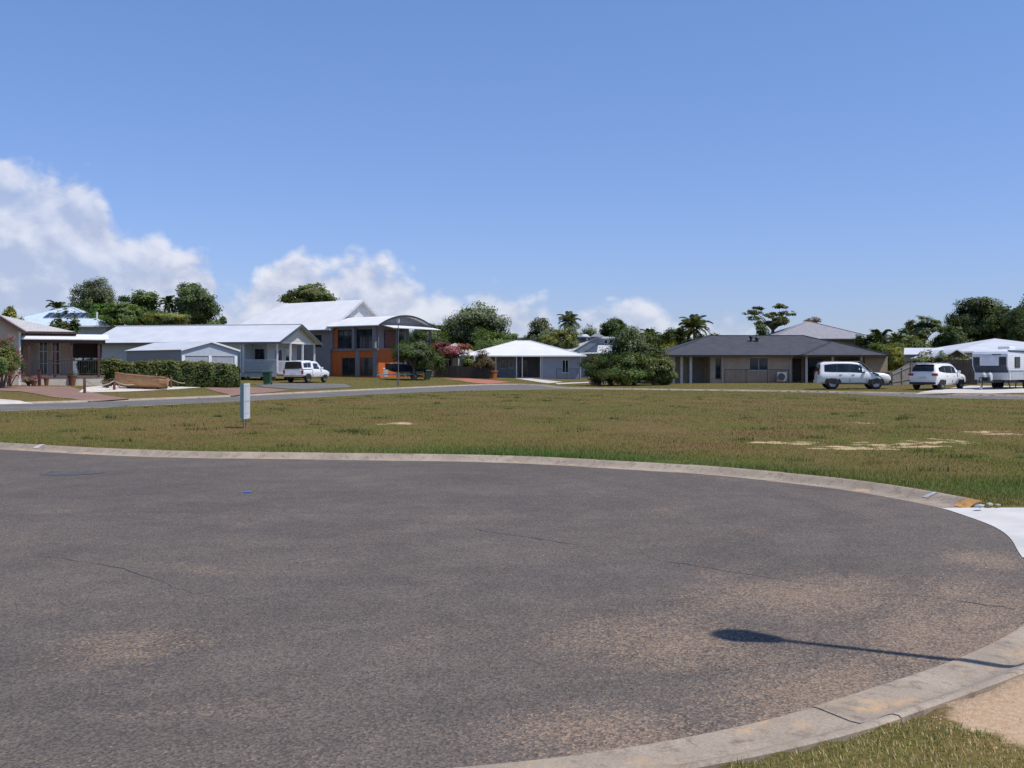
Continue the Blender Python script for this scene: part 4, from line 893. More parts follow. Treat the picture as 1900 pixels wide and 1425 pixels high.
slat_fence('fence', 'dark brown timber fence left of the white pyramid roofed house', (pxx(806,114), 114), (pxx(908,112), 112), 1.35, 1.2, DWOOD, DWOOD, palew=.3)
# ------------------------------------------------------------------ vehicles
PAINT = mat('white car paint', (.78,.79,.80), .28, var=.03, coat=.6); CARGL = glass('car glass', (.010,.012,.014), .04)
RUB = mat('tyre rubber', (.022,.022,.023), .85, var=.2); RIM = mat('alloy rim', (.42,.43,.45), .35, .7); BLKP = mat('black plastic', (.018,.018,.019), .55); REDL = mat('red lamp', (.30,.012,.010), .2); CLR = mat('clear lamp', (.55,.57,.6), .12); CHROME = mat('chrome', (.6,.6,.62), .2, .9)
NP = 9
def ring(st):
    x, wb, wm, wr, zb, zk, zt = st                       # sill, waist and roof half widths; sill, waist and top heights
    tum = zt - zk
    h = [(0, zb), (wb*.86, zb), (wb, zb+.10), (wm*1.0, zb+(zk-zb)*.52), (wm*.985, zk-.05), (wm*.955, zk)]
    if tum > .12: h += [(wr+.015, zt-.09), (wr-.09, zt-.012), (0, zt+.012)]
    else: h += [(wm*.90, zk+tum*.6), (wm*.7, zt-.004), (0, zt+.012)]
    return [(x, y, z) for y, z in h] + [(x, -y, z) for y, z in h[-2:0:-1]]
def car_body(sts):
    m = MB(); rs = [ring(s) for s in sts]; n = len(rs[0]); vs = [q for r in rs for q in r]
    fs = [(i*n+j, i*n+(j+1)%n, (i+1)*n+(j+1)%n, (i+1)*n+j) for i in range(len(rs)-1) for j in range(n)]
    m.add(vs, fs + [tuple(range(n))[::-1], tuple((len(rs)-1)*n+k for k in range(n))]); return m
def lerp(a, b, t): return tuple(p+(q-p)*t for p, q in zip(a, b))
def at_x(sts, x):
    for a, b in zip(sts[:-1], sts[1:]):
        if a[0] <= x <= b[0]: return lerp(a, b, (x-a[0])/max(b[0]-a[0], 1e-6))
def side_glass(T, sts, xs_, lo, hi, name='side_window', g=None, shrink=None):
    """glass following the side of the cabin between stations; lo/hi are fractions from waist to roof edge"""
    for s in (1, -1):
        m = MB(); P = []
        for i, x in enumerate(xs_):
            r = ring(at_x(sts, x)); a, b = Vector(r[5]), Vector(r[6]); l_ = lo[i] if hasattr(lo,'__len__') else lo; h_ = hi[i] if hasattr(hi,'__len__') else hi
            for t in (l_, h_): p = a.lerp(b, t); P.append((p.x, s*(p.y+.014), p.z+.003))
        m.add(P, [(2*i, 2*i+2, 2*i+3, 2*i+1) for i in range(len(xs_)-1)]); Q = [(x, y-s*.01, z) for x, y, z in P]
        m.add(Q, [(2*i, 2*i+1, 2*i+3, 2*i+2) for i in range(len(xs_)-1)])
        m.build(name, g or CARGL, T)
def end_glass(T, prof, name, s=1):
    m = MB(); V = []
    for x, z, w in prof: V += [(x+s*.012,-w,z+.010), (x+s*.012,0,z+.026), (x+s*.012,w,z+.010)]
    m.add(V, [(3*i+j, 3*i+j+1, 3*i+4+j, 3*i+3+j) for i in range(len(prof)-1) for j in (0,1)]); return m.build(name, CARGL, T)
def wheel(T, x, y, r, w, s, spokes=6):
    m = MB(); hw = w/2
    m.lathe([(r*.62,-hw*.95),(r*.86,-hw),(r*.97,-hw*.8),(r,-hw*.4),(r,hw*.4),(r*.97,hw*.8),(r*.86,hw),(r*.62,hw*.95),(r*.60,0),(r*.62,-hw*.95)], 28, 'y', (x,y,r)); W_ = m.build('wheel', RUB, T, smooth=40)
    q = MB(); q.lathe([(r*.625,hw*.90),(r*.60,hw*.92),(r*.55,hw*.35),(r*.2,hw*.3),(.01,hw*.3)], 24, 'y', (0,0,0)); q.lathe([(.01,hw*.82),(r*.16,hw*.8),(r*.18,hw*.3)], 14, 'y')
    for k in range(spokes):
        t = 2*math.pi*k/spokes; c, s_ = math.cos(t), math.sin(t); q.bar((c*r*.12, hw*.62, s_*r*.12), (c*r*.60, hw*.72, s_*r*.60), r*.15, hw*.3, (0,1,0))
    q.v = [(x+a, y+s*b, r+c) for a, b, c in q.v]; q.build('rim', RIM, W_, smooth=40)
def arch(T, x, y, r, s, m_=BLKP, wid=.05):
    m = MB(); n = 14; pts = [(x+(r)*math.cos(t), r*0+.0+(r)*math.sin(t)) for t in [math.pi*k/n for k in range(n+1)]]
    vs = []
    for k in range(n+1):
        t = math.pi*(k/n)*1.04 - .06
        for rr, yy in ((r, y-.22*s), (r, y+.012*s), (r+wid, y+.010*s), (r+wid, y-.06*s)): vs.append((x+rr*math.cos(t), yy, WR+rr*math.sin(t)))
    m.add(vs, [(4*k+j, 4*k+j+1, 4*k+5+j, 4*k+4+j) for k in range(n) for j in range(3)])
    m.add([(x+(r-.002)*math.cos(math.pi*k/9*1.04-.06), y+.004*s, WR+(r-.002)*math.sin(math.pi*k/9*1.04-.06)) for k in range(10)], [tuple(range(10))])
    m.build('wheel_arch', m_, T, smooth=30)
def mirror(T, x, y, z, m_=PAINT):
    for s in (1,-1): MB().box(x-.07, x+.10, s*y, s*(y+.2), z, z+.17).build('mirror', m_, T, bevel=.03, smooth=40)
def door_lines(T, xs_, y, z0, z1):
    for s in (1,-1):
        m = MB()
        for x in xs_: m.box(x-.006, x+.006, s*(y-.03), s*(y+.004), z0, z1)
        m.build('door_gap', BLKP, T)

def four_wheel_drive():
    global WR; WR = .42; Y = 71.0; X = pxx(1580, Y); T = thing('car', 'large white four wheel drive parked side on before the dark roofed house', 'car', (X, Y, ZCAR(X, Y)), R(-7))
    w = .97
    S = [(-2.36,.80,.88,.7,.55,.92,1.02),(-2.32,.86,.93,.74,.42,1.08,1.16),(-2.22,.88,w,.78,.40,1.14,1.74),(-2.02,.89,w,.80,.38,1.15,1.845),(-1.2,.90,.985,.82,.36,1.15,1.875),(-.2,.90,.985,.82,.36,1.14,1.87),(.22,.90,.985,.80,.36,1.12,1.83),(.44,.90,.985,.78,.36,1.11,1.75),(1.06,.90,.98,.72,.36,1.10,1.19),(1.18,.90,.98,.9,.36,1.09,1.17),(1.95,.89,.96,.9,.40,1.03,1.11),(2.30,.85,.90,.8,.42,.95,1.02),(2.44,.72,.78,.7,.46,.80,.88)]
    car_body(S).build('body', PAINT, T, smooth=32)
    side_glass(T, S, [-1.98,-1.5,-1.15], [.10,.05,.04], [.84,.92,.93]); side_glass(T, S, [-1.135,-.5,-.315], .04, .93); side_glass(T, S, [-.30,.22,.46,.66], .04, [.93,.92,.88,.55])
    end_glass(T, [(1.04,1.235,.70),(.46,1.77,.64)], 'windscreen'); end_glass(T, [(-2.335,1.20,.74),(-2.245,1.70,.68)], 'rear_window', -1)
    for s in (1,-1):
        MB().box(-2.39, -2.26, s*.70, s*.90, .98, 1.22).build('tail_lamp', REDL, T, bevel=.02); MB().box(2.22, 2.40, s*.50, s*.80, .84, .97).build('headlight', CLR, T, bevel=.02)
        MB().box(-1.45, 1.35, s*.88, s*1.00, .34, .40).build('side_step', BLKP, T)
        MB().bar((-1.8, s*.66, 1.90), (.4, s*.66, 1.895), .04).build('roof_rail', CHROME, T)
    MB().bar((-2.15,-.5,1.88), (-2.15,.5,1.88), .16, .06).build('rear_spoiler', BLKP, T)
    MB().box(2.40, 2.50, -.62, .62, .62, .86).build('grille', CHROME, T); MB().box(2.36, 2.52, -.85, .85, .40, .60).build('front_bumper', BLKP, T, bevel=.04); MB().box(-2.44, -2.3, -.86, .86, .42, .64).build('rear_bumper', PAINT, T, bevel=.04)
    # snorkel along the pillar and guard
    MB().tube([(1.62,-.985,1.0),(1.25,-.985,1.12),(1.0,-.90,1.35),(.52,-.82,1.80),(.50,-.82,1.95)], .05, 8).build('snorkel', BLKP, T)
    for x in (-1.42, 1.44):
        for s in (1,-1): arch(T, x, s*.955, .49, s); wheel(T, x, s*.84, WR, .27, s)
    mirror(T, .66, .93, 1.16); door_lines(T, (-1.14, -.31, .82), .97, .5, 1.1)
    for s in (1,-1):
        for x in (-1.0, -.18): MB().box(x, x+.2, s*.96, s*1.0, .98, 1.02).build('door_handle', CHROME, T)
    MB().box(-2.445, -2.435, -.26, .26, .72, .84).build('number_plate', TRIM, T)
def ZCAR(x, y):
    return max(0.0, float(zmesh([(x, y)])[0])) if poly_sd([(x,y)], road2)[0] > 0 else 0.0
four_wheel_drive()

def wagon():
    global WR; WR = .37; Y = 68.5; X = pxx(1741, Y); T = thing('car', 'white station wagon seen from behind beside the caravan driveway', 'car', (X, Y, zg(X, Y)), R(43))
    S = [(-2.30,.78,.84,.66,.52,.80,.90),(-2.27,.84,.92,.70,.40,1.0,1.12),(-2.12,.86,.95,.74,.34,1.08,1.46),(-1.86,.87,.96,.76,.32,1.08,1.66),(-1.2,.88,.97,.77,.32,1.07,1.725),(-.2,.88,.97,.77,.32,1.05,1.735),(.35,.88,.97,.76,.32,1.04,1.70),(.60,.88,.97,.74,.32,1.03,1.62),(1.25,.88,.965,.70,.32,1.01,1.10),(1.9,.87,.94,.8,.34,.95,1.02),(2.25,.82,.87,.75,.36,.84,.90),(2.40,.70,.75,.6,.38,.70,.76)]
    car_body(S).build('body', PAINT, T, smooth=32)
    side_glass(T, S, [-1.80,-1.2,-1.0], [.25,.12,.1], [.70,.86,.87]); side_glass(T, S, [-.95,-.1,.0], .08, .87); side_glass(T, S, [.05,.45,.60], .08, [.87,.85,.76])
    end_glass(T, [(1.23,1.14,.70),(.64,1.63,.64)], 'windscreen'); end_glass(T, [(-2.262,1.19,.74),(-2.15,1.46,.70),(-1.92,1.645,.64)], 'rear_window', -1)
    MB().bar((-1.98,-.6,1.70), (-1.98,.6,1.70), .2, .04).build('rear_spoiler', PAINT, T)
    for s in (1,-1):
        MB().box(-2.335, -2.12, s*.62, s*.955, .92, 1.08).build('tail_lamp', REDL, T, bevel=.02); MB().box(2.2, 2.36, s*.5, s*.78, .72, .84).build('headlight', CLR, T, bevel=.02); MB().bar((-1.7, s*.64, 1.775), (.3, s*.64, 1.77), .04).build('roof_rail', CHROME, T)
    MB().box(-2.37, -2.24, -.86, .86, .36, .50).build('rear_bumper', BLKP, T, bevel=.03); MB().box(-2.345, -2.325, -.26, .26, .74, .85).build('number_plate', TRIM, T); MB().box(-2.46, -2.3, -.10, .10, .30, .40).build('tow_bar', BLKP, T)
    for x in (-1.40, 1.42):
        for s in (1,-1): arch(T, x, s*.945, .43, s, BLKP, .03); wheel(T, x, s*.83, WR, .25, s, 5)
    mirror(T, .80, .91, 1.08); door_lines(T, (-.97, .03, 1.05), .955, .45, 1.02)
    for s in (1,-1):
        for x in (-.85, .15): MB().box(x, x+.2, s*.955, s*.985, .90, .94).build('door_handle', PAINT, T)
wagon()

def ute():
    global WR; WR = .36; Y = 83.5; X = pxx(571, Y); T = thing('utility', 'white utility with a canopy on its tray parked before the long house', 'utility', (X, Y, zg(X, Y)+.014), R(74))
    S = [(-2.46,.80,.84,.70,.55,.86,.92),(-2.44,.82,.86,.72,.5,1.02,1.06),(-.86,.82,.86,.72,.48,1.02,1.06)]
    car_body(S).build('tray', PAINT, T, smooth=30)
    C = [(-2.44,.80,.86,.74,1.06,1.12,1.55),(-2.40,.80,.86,.74,1.06,1.12,1.70),(-1.6,.8,.86,.75,1.06,1.12,1.78),(-.88,.8,.86,.75,1.06,1.12,1.78)]
    car_body(C).build('canopy', PAINT, T, smooth=30)
    K = [(-.82,.82,.88,.70,.40,1.05,1.66),(-.6,.83,.89,.72,.38,1.05,1.73),(.2,.83,.89,.72,.38,1.04,1.72),(.45,.83,.89,.69,.38,1.03,1.62),(1.05,.83,.88,.64,.38,1.01,1.10),(1.8,.82,.86,.7,.40,.95,1.02),(2.25,.78,.82,.7,.42,.84,.92),(2.36,.68,.72,.6,.44,.70,.78)]
    car_body(K).build('cab', PAINT, T, smooth=30)
    side_glass(T, C, [-2.25,-1.65], .18, .84, 'canopy_window'); side_glass(T, C, [-1.60,-1.05], .18, .84, 'canopy_window'); side_glass(T, K, [-.62,.0,.40], .1, [.86,.86,.72])
    end_glass(T, [(-2.462,1.14,.74),(-2.455,1.55,.70),(-2.43,1.66,.66)], 'canopy_rear_window', -1)
    end_glass(T, [(1.03,1.135,.62),(.49,1.625,.56)], 'windscreen')
    for s in (1,-1): MB().box(-2.50, -2.40, s*.74, s*.87, .72, 1.0).build('tail_lamp', REDL, T); MB().box(2.18, 2.34, s*.45, s*.76, .74, .86).build('headlight', CLR, T)
    MB().box(-2.60, -2.47, -.8, .8, .46, .60).build('rear_bumper', CHROME, T, bevel=.02); MB().box(-2.49, -2.465, -.7, .7, .64, 1.0).build('tailgate', PAINT, T); MB().box(-2.505, -2.488, -.24, .24, .66, .77).build('number_plate', TRIM, T)
    MB().box(-2.3, 1.9, -.45, .45, .34, .42).build('chassis', BLKP, T)
    for x in (-1.50, 1.40):
        for s in (1,-1): arch(T, x, s*.845, .42, s, BLKP, .04); wheel(T, x, s*.74, WR, .24, s, 6)
    mirror(T, .62, .84, 1.08); door_lines(T, (-.70, .62), .875, .5, 1.02)
ute()

def caravan():
    Y = 66.8; X = pxx(1836, Y); T = thing('caravan', 'white caravan with blue grey front panel parked on the concrete driveway', 'caravan', (X, Y, zg(X, Y)+.014), R(40))
    VW = mat('caravan cladding', (.62,.64,.67), .4, var=.05, stripes=('Z', .12, .008)); VB = mat('caravan blue grey panel', (.035,.06,.105), .4); VG = mat('caravan lower cladding', (.38,.40,.42), .5, stripes=('Z', .08, .008))
    L, h = 6.2, 1.16
    prof = [(.34,.62),(L,.62),(L,2.42),(L-.25,2.58),(.55,2.62),(.12,2.48),(.0,2.30),(.02,1.55),(.34,1.10)]
    MB().prism(prof, -h, h).build('body', VW, T, bevel=.03, smooth=30)
    for s in (1,-1): MB().box(.55, L-.1, s*(h+.004), s*(h+.018), .64, 1.12).build('lower_panel', VG, T); MB().box(.06, L-.05, s*(h+.004), s*(h+.02), 1.16, 1.24).build('stripe', mat('grey stripe', (.20,.24,.30), .5), T)
    MB().prism([(-.012,2.12),(-.012,1.53),(.02,1.53),(.02,2.12)], -1.08, 1.08).build('front_panel', VB, T); MB().slab([(.005,-1.08,1.54),(.33,-1.08,1.09),(.33,1.08,1.09),(.005,1.08,1.54)][::-1], .02).build('front_panel', VB, T)
    MB().slab([(-.03,-.62,1.55),(-.03,.62,1.55),(-.03,.62,2.16),(-.03,-.62,2.16)], .012).build('window_cover', mat('white shade cover', (.66,.69,.74), .6), T)
    for s in (1,-1): MB().box(-.03, -.013, s*.68, s*1.04, 1.62, 2.05).build('front_window', CARGL, T)
    MB().box(-.0, .03, -.75, -.15, 2.24, 2.31).build('emblem', VB, T)
    MB().slab([(.085,-.6,1.42),(.085,.6,1.42),(.24,.6,1.20),(.24,-.6,1.20)], .03).build('boot_lid', mat('boot lid', (.05,.07,.10), .4), T)
    for a, b in ((1.0,1.75), (2.5,2.9), (4.3,5.4)):
        o = MB().box(a, b, -h-.035, -h-.006, 1.42, 2.12).build('window', BLKP, T); MB().box(a+.06, b-.06, -h-.045, -h-.036, 1.48, 2.06).build('pane', CARGL, o)
    o = MB().box(3.2, 3.85, -h-.03, -h-.006, .66, 2.3).build('door', WHITE, T); MB().box(3.3, 3.36, -h-.06, -h-.031, 1.35, 1.42).build('handle', BLKP, o)
    MB().box(2.0, 2.9, -.4, .4, 2.60, 2.84).build('air_conditioner', WHITE, T, bevel=.06, smooth=40); MB().box(4.4, 4.9, -.3, .3, 2.56, 2.72).build('roof_hatch', WHITE, T, bevel=.03)
    MB().tube([(.15,-h+.02,2.5),(L-.2,-h-.06,2.5)], .06, 10).build('rolled_awning', VB, T)
    fr = MB(); fr.bar((.6,-.75,.52), (-1.35,0,.50), .07, .11).bar((.6,.75,.52), (-1.35,0,.505), .07, .11).bar((.4,0,.55), (-1.0,0,.55), .06, .08); fr.box(.4, L-.1, -.8, -.7, .46, .618).box(.4, L-.1, .7, .8, .46, .618); fr.build('drawbar', BLKP, T)
    MB().tube([(-1.2,.0,.05),(-1.2,.0,.75)], .035, 8).tube([(-1.2,-.05,.06),(-1.2,.05,.06)], .09, 10).build('jockey_wheel', mat('galvanised steel', (.45,.46,.47), .4, .6), T)
    for y, c in ((-.2,(.55,.56,.57)), (.2,(.50,.55,.50))): MB().lathe([(.01,.56),(.15,.57),(.155,.95),(.11,1.03),(.05,1.06),(.05,1.12),(.01,1.13)], 14, c=(-.35,y,0)).build('gas_bottle', mat('gas bottle %.2f' % y, c, .4), T, smooth=40)
    MB().box(-.78, -.55, -.3, .3, .56, .80).build('tool_box', BLKP, T)
    global WR; WR = .34
    for x in (3.0, 3.78):
        for s in (1,-1): wheel(T, x, s*1.02, WR, .22, s, 6)
    for s in (1,-1): MB().prism([(2.55,.62),(2.62,.80),(4.16,.80),(4.22,.62)], s*1.0, s*(h+.03)).build('wheel_spat', VW, T)
    for x in (.8, L-.4):
        for s in (1,-1): MB().bar((x, s*.85, .55), (x+.12, s*.95, -.02), .06).build('corner_steady', BLKP, T)
caravan()

# ------------------------------------------------------------------ boats
def dinghy():
    Y = 60.5; X = pxx(262, Y); T = thing('boat', 'old timber dinghy lying on the white gravel bed', 'boat', (X, Y, zg(X, Y)+.02), R(4))
    WD = mat('varnished timber', (.42,.24,.115), .55, var=.2, scale=3); WD2 = mat('dark timber', (.25,.13,.06), .6, var=.2)
    n = 11; hull = []
    for i in range(n):
        t = i/(n-1); x = -1.5 + 3.0*t; wv = .66*math.sin(math.pi*min(1, .30+.62*(1-t)))**.8 * (1 if t < .96 else .55); sh = .66 + .28*(1-t)**1.6 - .06*(t > .99) + .02*t; kl = .04 + .16*(1-t)**4
        hull.append((x, max(.05, wv if t > .02 else .06), kl, sh))
    hull = [(x, w, k, s) for x, w, k, s in hull]
    hull[0] = (hull[0][0], .05, .34, hull[0][3])
    # strakes, one plank each
    def pt(i, f, s, e=0.0):
        x, w, k, sh = hull[i]; return (x, s*(w*(math.sin(f*math.pi/2)**.75)+e), k + (sh-k)*f**1.5)
    for s in (1,-1):
        for p in range(5):
            f0, f1 = p/5*.98+.02, (p+1)/5*.98+.035; m = MB(); V = []
            for i in range(n): V += [pt(i, f0, s, .012), pt(i, f1, s, .0), pt(i, f1, s, -.018), pt(i, f0, s, -.008)]
            m.add(V, [(4*i+j, 4*i+(j+1)%4, 4*i+4+(j+1)%4, 4*i+4+j) for i in range(n-1) for j in range(4)] + [(0,1,2,3), (4*n-4,4*n-3,4*n-2,4*n-1)]); m.build('strake', WD, T, smooth=30)
        g = MB(); g.tube([(hull[i][0], s*(hull[i][1]+.01), hull[i][3]+.01) for i in range(n)], .03, 6); g.build('gunwale', WD2, T)
    x, w, k, sh = hull[-1]; MB().prism([(-w,sh),(w,sh),(w*.75,k+.2),(0,k),(-w*.75,k+.2)], x-.02, x+.03, 'x').build('transom', WD, T)
    MB().tube([(-1.5,0,hull[0][3]+.04),(-1.5,0,.3),(-1.2,0,.06),(1.5,0,.03)], .035, 6).build('keel', WD2, T)
    for xx in (-.5, .45, 1.1): MB().box(xx-.11, xx+.11, -.50, .50, .42, .45).build('seat', WD2, T)
    for xx in (-.8, .9): MB().box(xx-.05, xx+.05, -.35, .35, -.05, .09).build('chock', WD2, T)
dinghy()

def trailer_boat():
    Y = 103.5; X = pxx(757, Y); T = thing('boat', 'dark blue runabout on a trailer under the tree by the orange house', 'boat', (X, Y, zg(X, Y)+.01), R(10))
    HB = mat('dark blue hull', (.025,.035,.09), .3, coat=.4); HW = mat('white deck', (.60,.61,.63), .4); n = 9; V = []; m = MB()
    for i in range(n):
        t = i/(n-1); x = -2.3+4.4*t; w = .92*(1-max(0,(.45-t)/.45)**2.2) + .02; k = .62+.45*max(0,(.4-t)/.4)**2; s = 1.35+.25*(1-t)
        V += [(x,0,k),(x,w*.75,k+.22),(x,w,s),(x,w*.86,s+.03),(x,-w*.86,s+.03),(x,-w,s),(x,-w*.75,k+.22)]
    m.add(V, [(7*i+j, 7*i+(j+1)%7, 7*i+7+(j+1)%7, 7*i+7+j) for i in range(n-1) for j in range(7)] + [tuple(range(7)), tuple(range(7*n-7,7*n))[::-1]]); m.build('hull', HB, T, smooth=40)
    MB().slab([(-.6,-.7,1.56),(-.6,.7,1.56),(-.1,.62,2.0),(-.1,-.62,2.0)], .02).build('windscreen', GL2, T); MB().prism([(-1.9,1.57),(-.55,1.53),(-.6,1.66),(-1.2,1.70)], -.55, .55).build('fore_deck', HW, T)
    MB().slab([(-.3,-.8,2.35),(1.3,-.8,2.40),(1.3,.8,2.40),(-.3,.8,2.35)], .05).build('bimini_top', HW, T)
    c = MB()
    for x, y in ((-.2,.75),(-.2,-.75),(1.2,.75),(1.2,-.75)): c.bar((x,y,1.4), (x,y,2.34), .035)
    c.build('bimini_frame', CHROME, T)
    MB().box(2.12, 2.5, -.22, .22, 1.35, 1.85).build('outboard_motor', mat('grey outboard', (.35,.36,.38), .4), T, bevel=.06); MB().box(2.15, 2.4, -.08, .08, .5, 1.35).build('outboard_leg', BLKP, T)
    fr = MB(); fr.bar((-3.1,0,.45), (2.0,0,.5), .08, .1).bar((-1.4,-.8,.5), (1.9,-.8,.5), .06, .1).bar((-1.4,.8,.5), (1.9,.8,.5), .06, .1).bar((.6,-1.0,.36), (.6,1.0,.36), .07); fr.build('trailer_frame', mat('galvanised steel', (.45,.46,.47)), T)
    for s in (1,-1): wheel(T, .6, s*1.0, .3, .18, s, 5)
    MB().tube([(-2.9,0,-.02),(-2.9,0,.6)], .04, 8).build('jockey_wheel', BLKP, T)
trailer_boat()

# ------------------------------------------------------------------ small things
def street_lamp(label, x, y, H, g0=None):
    T = thing('street_lamp', label, 'street lamp', (x, y, zg(x, y) if g0 is None else g0)); PG = mat('grey green lamp post', (.10,.115,.115), .5, var=.1)
    MB().tube([(0,0,-.2),(0,0,.5),(0,0,.52),(0,0,H-.50)], [.07,.07,.045,.03], 12).build('pole', PG, T, smooth=40); MB().box(-.13, .13, -.13, .13, -.02, .03).build('base_plate', PG, T)
    hd = MB().lathe([(.03,H-.52),(.05,H-.47),(.09,H-.44),(.02,H-.43)], 16).build('collar', PG, T, smooth=40)
    MB().lathe([(.09,H-.44),(.12,H-.25),(.13,H-.10),(.01,H-.10)], 18).build('lantern', mat('milky diffuser', (.60,.61,.60), .4), T, smooth=40)
    MB().lathe([(.01,H-.099),(.15,H-.095),(.14,H-.04),(.07,H),(.01,H+.01)], 18).build('cap', PG, T, smooth=40)
street_lamp('slim grey street lamp on the verge before the orange house', pxx(739,84), 84, 5.55)
LAMP_H = 5.2; sh = (LAMP_H+.06)/math.tan(SUN_EL)
tipx, tipy = gp(1362, 1178)
street_lamp('street lamp beside the driveway whose shadow falls on the asphalt', tipx + SUN_H.x*sh*1.0, tipy + SUN_H.y*sh*1.0, LAMP_H, .10)

def sale_sign():
    x, y = gp(455, 791, .12); g = zg(x, y); T = thing('sign', 'narrow white and teal folded sign standing in the vacant block', 'sign', (x, y, g))
    ray = Vector((x, y)).normalized(); pr = Vector((ray.y, -ray.x)); SW = mat('sign board white', (.60,.62,.66), .5, var=.05); TE = mat('sign board teal', (.10,.33,.34), .5, var=.08)
    def panel(ang, m, name):
        d = (ray*math.cos(ang) + pr*math.sin(ang)); a = Vector((-.035*pr.x*1, -.035*pr.y*1)); b = a + d*.62; nrm = Vector((d.y, -d.x))*.006
        return MB().add([(a.x+s*nrm.x, a.y+s*nrm.y, z) for s in (-1,1) for z in (.23,1.14)] + [(b.x+s*nrm.x, b.y+s*nrm.y, z) for s in (-1,1) for z in (.23,1.14)], [(0,1,3,2),(4,6,7,5),(0,4,5,1),(2,3,7,6),(1,5,7,3),(0,2,6,4)]).build(name, m, T), d, a
    o, d, a = panel(R(14), SW, 'white_panel')
    n_ = Vector((d.y, -d.x))
    for z0, z1, c in ((.66,.70,(.42,.47,.52)), (1.06,1.09,(.45,.52,.55)), (.36,.385,(.48,.52,.55))):
        p, q = a + d*.05 + n_*.0075, a + d*.57 + n_*.0075; MB().add([(p.x,p.y,z0),(q.x,q.y,z0),(q.x,q.y,z1),(p.x,p.y,z1)], [(0,1,2,3)]).build('printed_band', mat('faded print %.2f' % z0, c, .6), o)
    panel(R(-8), TE, 'teal_panel')
    for ang in (0,): MB().tube([(ray.x*.1-.03*pr.x, ray.y*.1-.03*pr.y, -.2),(ray.x*.1-.03*pr.x, ray.y*.1-.03*pr.y, 1.1)], .03, 8).build('stake', GWOOD, T)
    MB().tube([(ray.x*.58, ray.y*.58, -.2),(ray.x*.58, ray.y*.58, 1.1)], .025, 8).build('stake', GWOOD, T)
sale_sign()

POSTM = mat('red brown bollard', (.10,.028,.022), .7, var=.2); prev = None
for i, (px, py, lab) in enumerate(((157,730,'red brown garden bollard nearest the cottage steps'),(212,724,'red brown garden bollard left of the dinghy bow'),(267,721.5,'red brown garden bollard in front of the dinghy middle'),(317,719.5,'red brown garden bollard right of the dinghy'),(365,717.5,'red brown garden bollard at the right end of the gravel bed'))):
    x, y = gz((px, py))[0]; g = zg(x, y); T = thing('bollard', lab, 'bollard', (x, y, g), 0, 'bollards around the gravel bed'); hh = .82 if i == 0 else .66
    MB().tube([(0,0,-.2),(0,0,hh-.03),(0,0,hh)], [.075,.07,.045], 10).build('post', POSTM, T, smooth=40); MB().tube([(0,0,hh-.14),(0,0,hh-.11)], .076, 10).build('band', GWOOD, T)
    if prev is not None:
        m = MB(); a, b = Vector(prev), Vector((x,y,g+hh-.12)); pts_ = [a.lerp(b,t) - Vector((0,0,.28*4*t*(1-t))) for t in [k/10 for k in range(11)]]
        r = m.tube(pts_, .022, 6).build('rope', mat('sisal rope', (.42,.36,.27), .9)); tag(r, 'sagging rope between ' + ('the first and second bollards','the bollards left of the dinghy','the bollards right of the dinghy','the last two bollards')[i-1], 'rope', 'ropes between bollards')
    prev = (x, y, g+hh-.12)

TERRA = mat('dark terracotta', (.16,.06,.035), .8, var=.2)
def pot(px, py, r, h, lab, plant=None):
    x, y = gz((px, py))[0]; T = thing('plant_pot', lab, 'plant pot', (x, y, zg(x, y)+.016)); MB().lathe([(.01,0),(r*.7,0),(r,h*.9),(r*1.1,h*.9),(r*1.1,h),(r*.9,h),(r*.85,h*.85),(.01,h*.85)], 16).build('pot', TERRA, T, smooth=40)
    return T, h
POTS = [pot(134,715.5,.24,.62,'large dark pot against the cottage plinth'), pot(86,715.5,.15,.45,'small dark pot in front of the cottage plinth'), pot(63,716.5,.18,.30,'low terracotta pot with pink flowers by the cottage corner')]
x, y = gz((73,716))[0]; T = thing('stair_post', 'short red brown post standing at the cottage plinth', 'post', (x, y, zg(x,y))); MB().box(-.08,.08,-.08,.08,-.2,.95).build('post', POSTM, T, bevel=.01); MB().box(-.1,.1,-.1,.1,.951,.99).build('cap', POSTM, T)

def bin_(px, py, lab, c, rz=0, z=None):
    x, y = gz((px, py))[0]; T = thing('wheelie_bin', lab, 'bin', (x, y, zg(x,y)+.01), rz); m = mat('bin ' + lab[:8], c, .5)
    MB().add([(-.22,-.26,.06),(.22,-.26,.06),(.22,.26,.06),(-.22,.26,.06),(-.28,-.34,.92),(.28,-.34,.92),(.28,.34,.92),(-.28,.34,.92)], [(0,3,2,1),(4,5,6,7),(0,1,5,4),(1,2,6,5),(2,3,7,6),(3,0,4,7)]).build('body', m, T)
    MB().prism([(-.37,.925),(.36,.925),(.33,.99),(-.1,1.02),(-.34,.99)], -.3, .3, 'x').build('lid', m, T)
    for s in (1,-1): MB().lathe([(.01,-.03),(.1,-.03),(.1,.03),(.01,.03)], 14, 'y').build('wheel', RUB, T).matrix_local = Matrix.Translation((s*.24, .3, .1)) @ Matrix.Rotation(R(90), 4, 'Z')
    MB().bar((-.24,.37,.9), (.24,.37,.9), .03).build('handle', m, T)
bin_(496, 714, 'green wheelie bin near the utility', (.02,.07,.03)); bin_(714, 700.5, 'pale wheelie bin against the orange house', (.50,.52,.55), .4); bin_(793, 705, 'dark green wheelie bin at the stern of the blue boat', (.02,.05,.03), .3)
def letterbox(px, py, lab):
    x, y = gz((px, py))[0]; T = thing('letterbox', lab, 'letterbox', (x, y, zg(x,y))); MB().box(-.05,.05,-.05,.05,-.2,.5).build('post', DWOOD, T); MB().prism([(-.14,.5),(.14,.5),(.14,.7),(0,.78),(-.14,.7)], -.2, .2).build('box', BLK, T)
letterbox(1120, 717.5, 'small dark letterbox on the verge left of the large shrub')
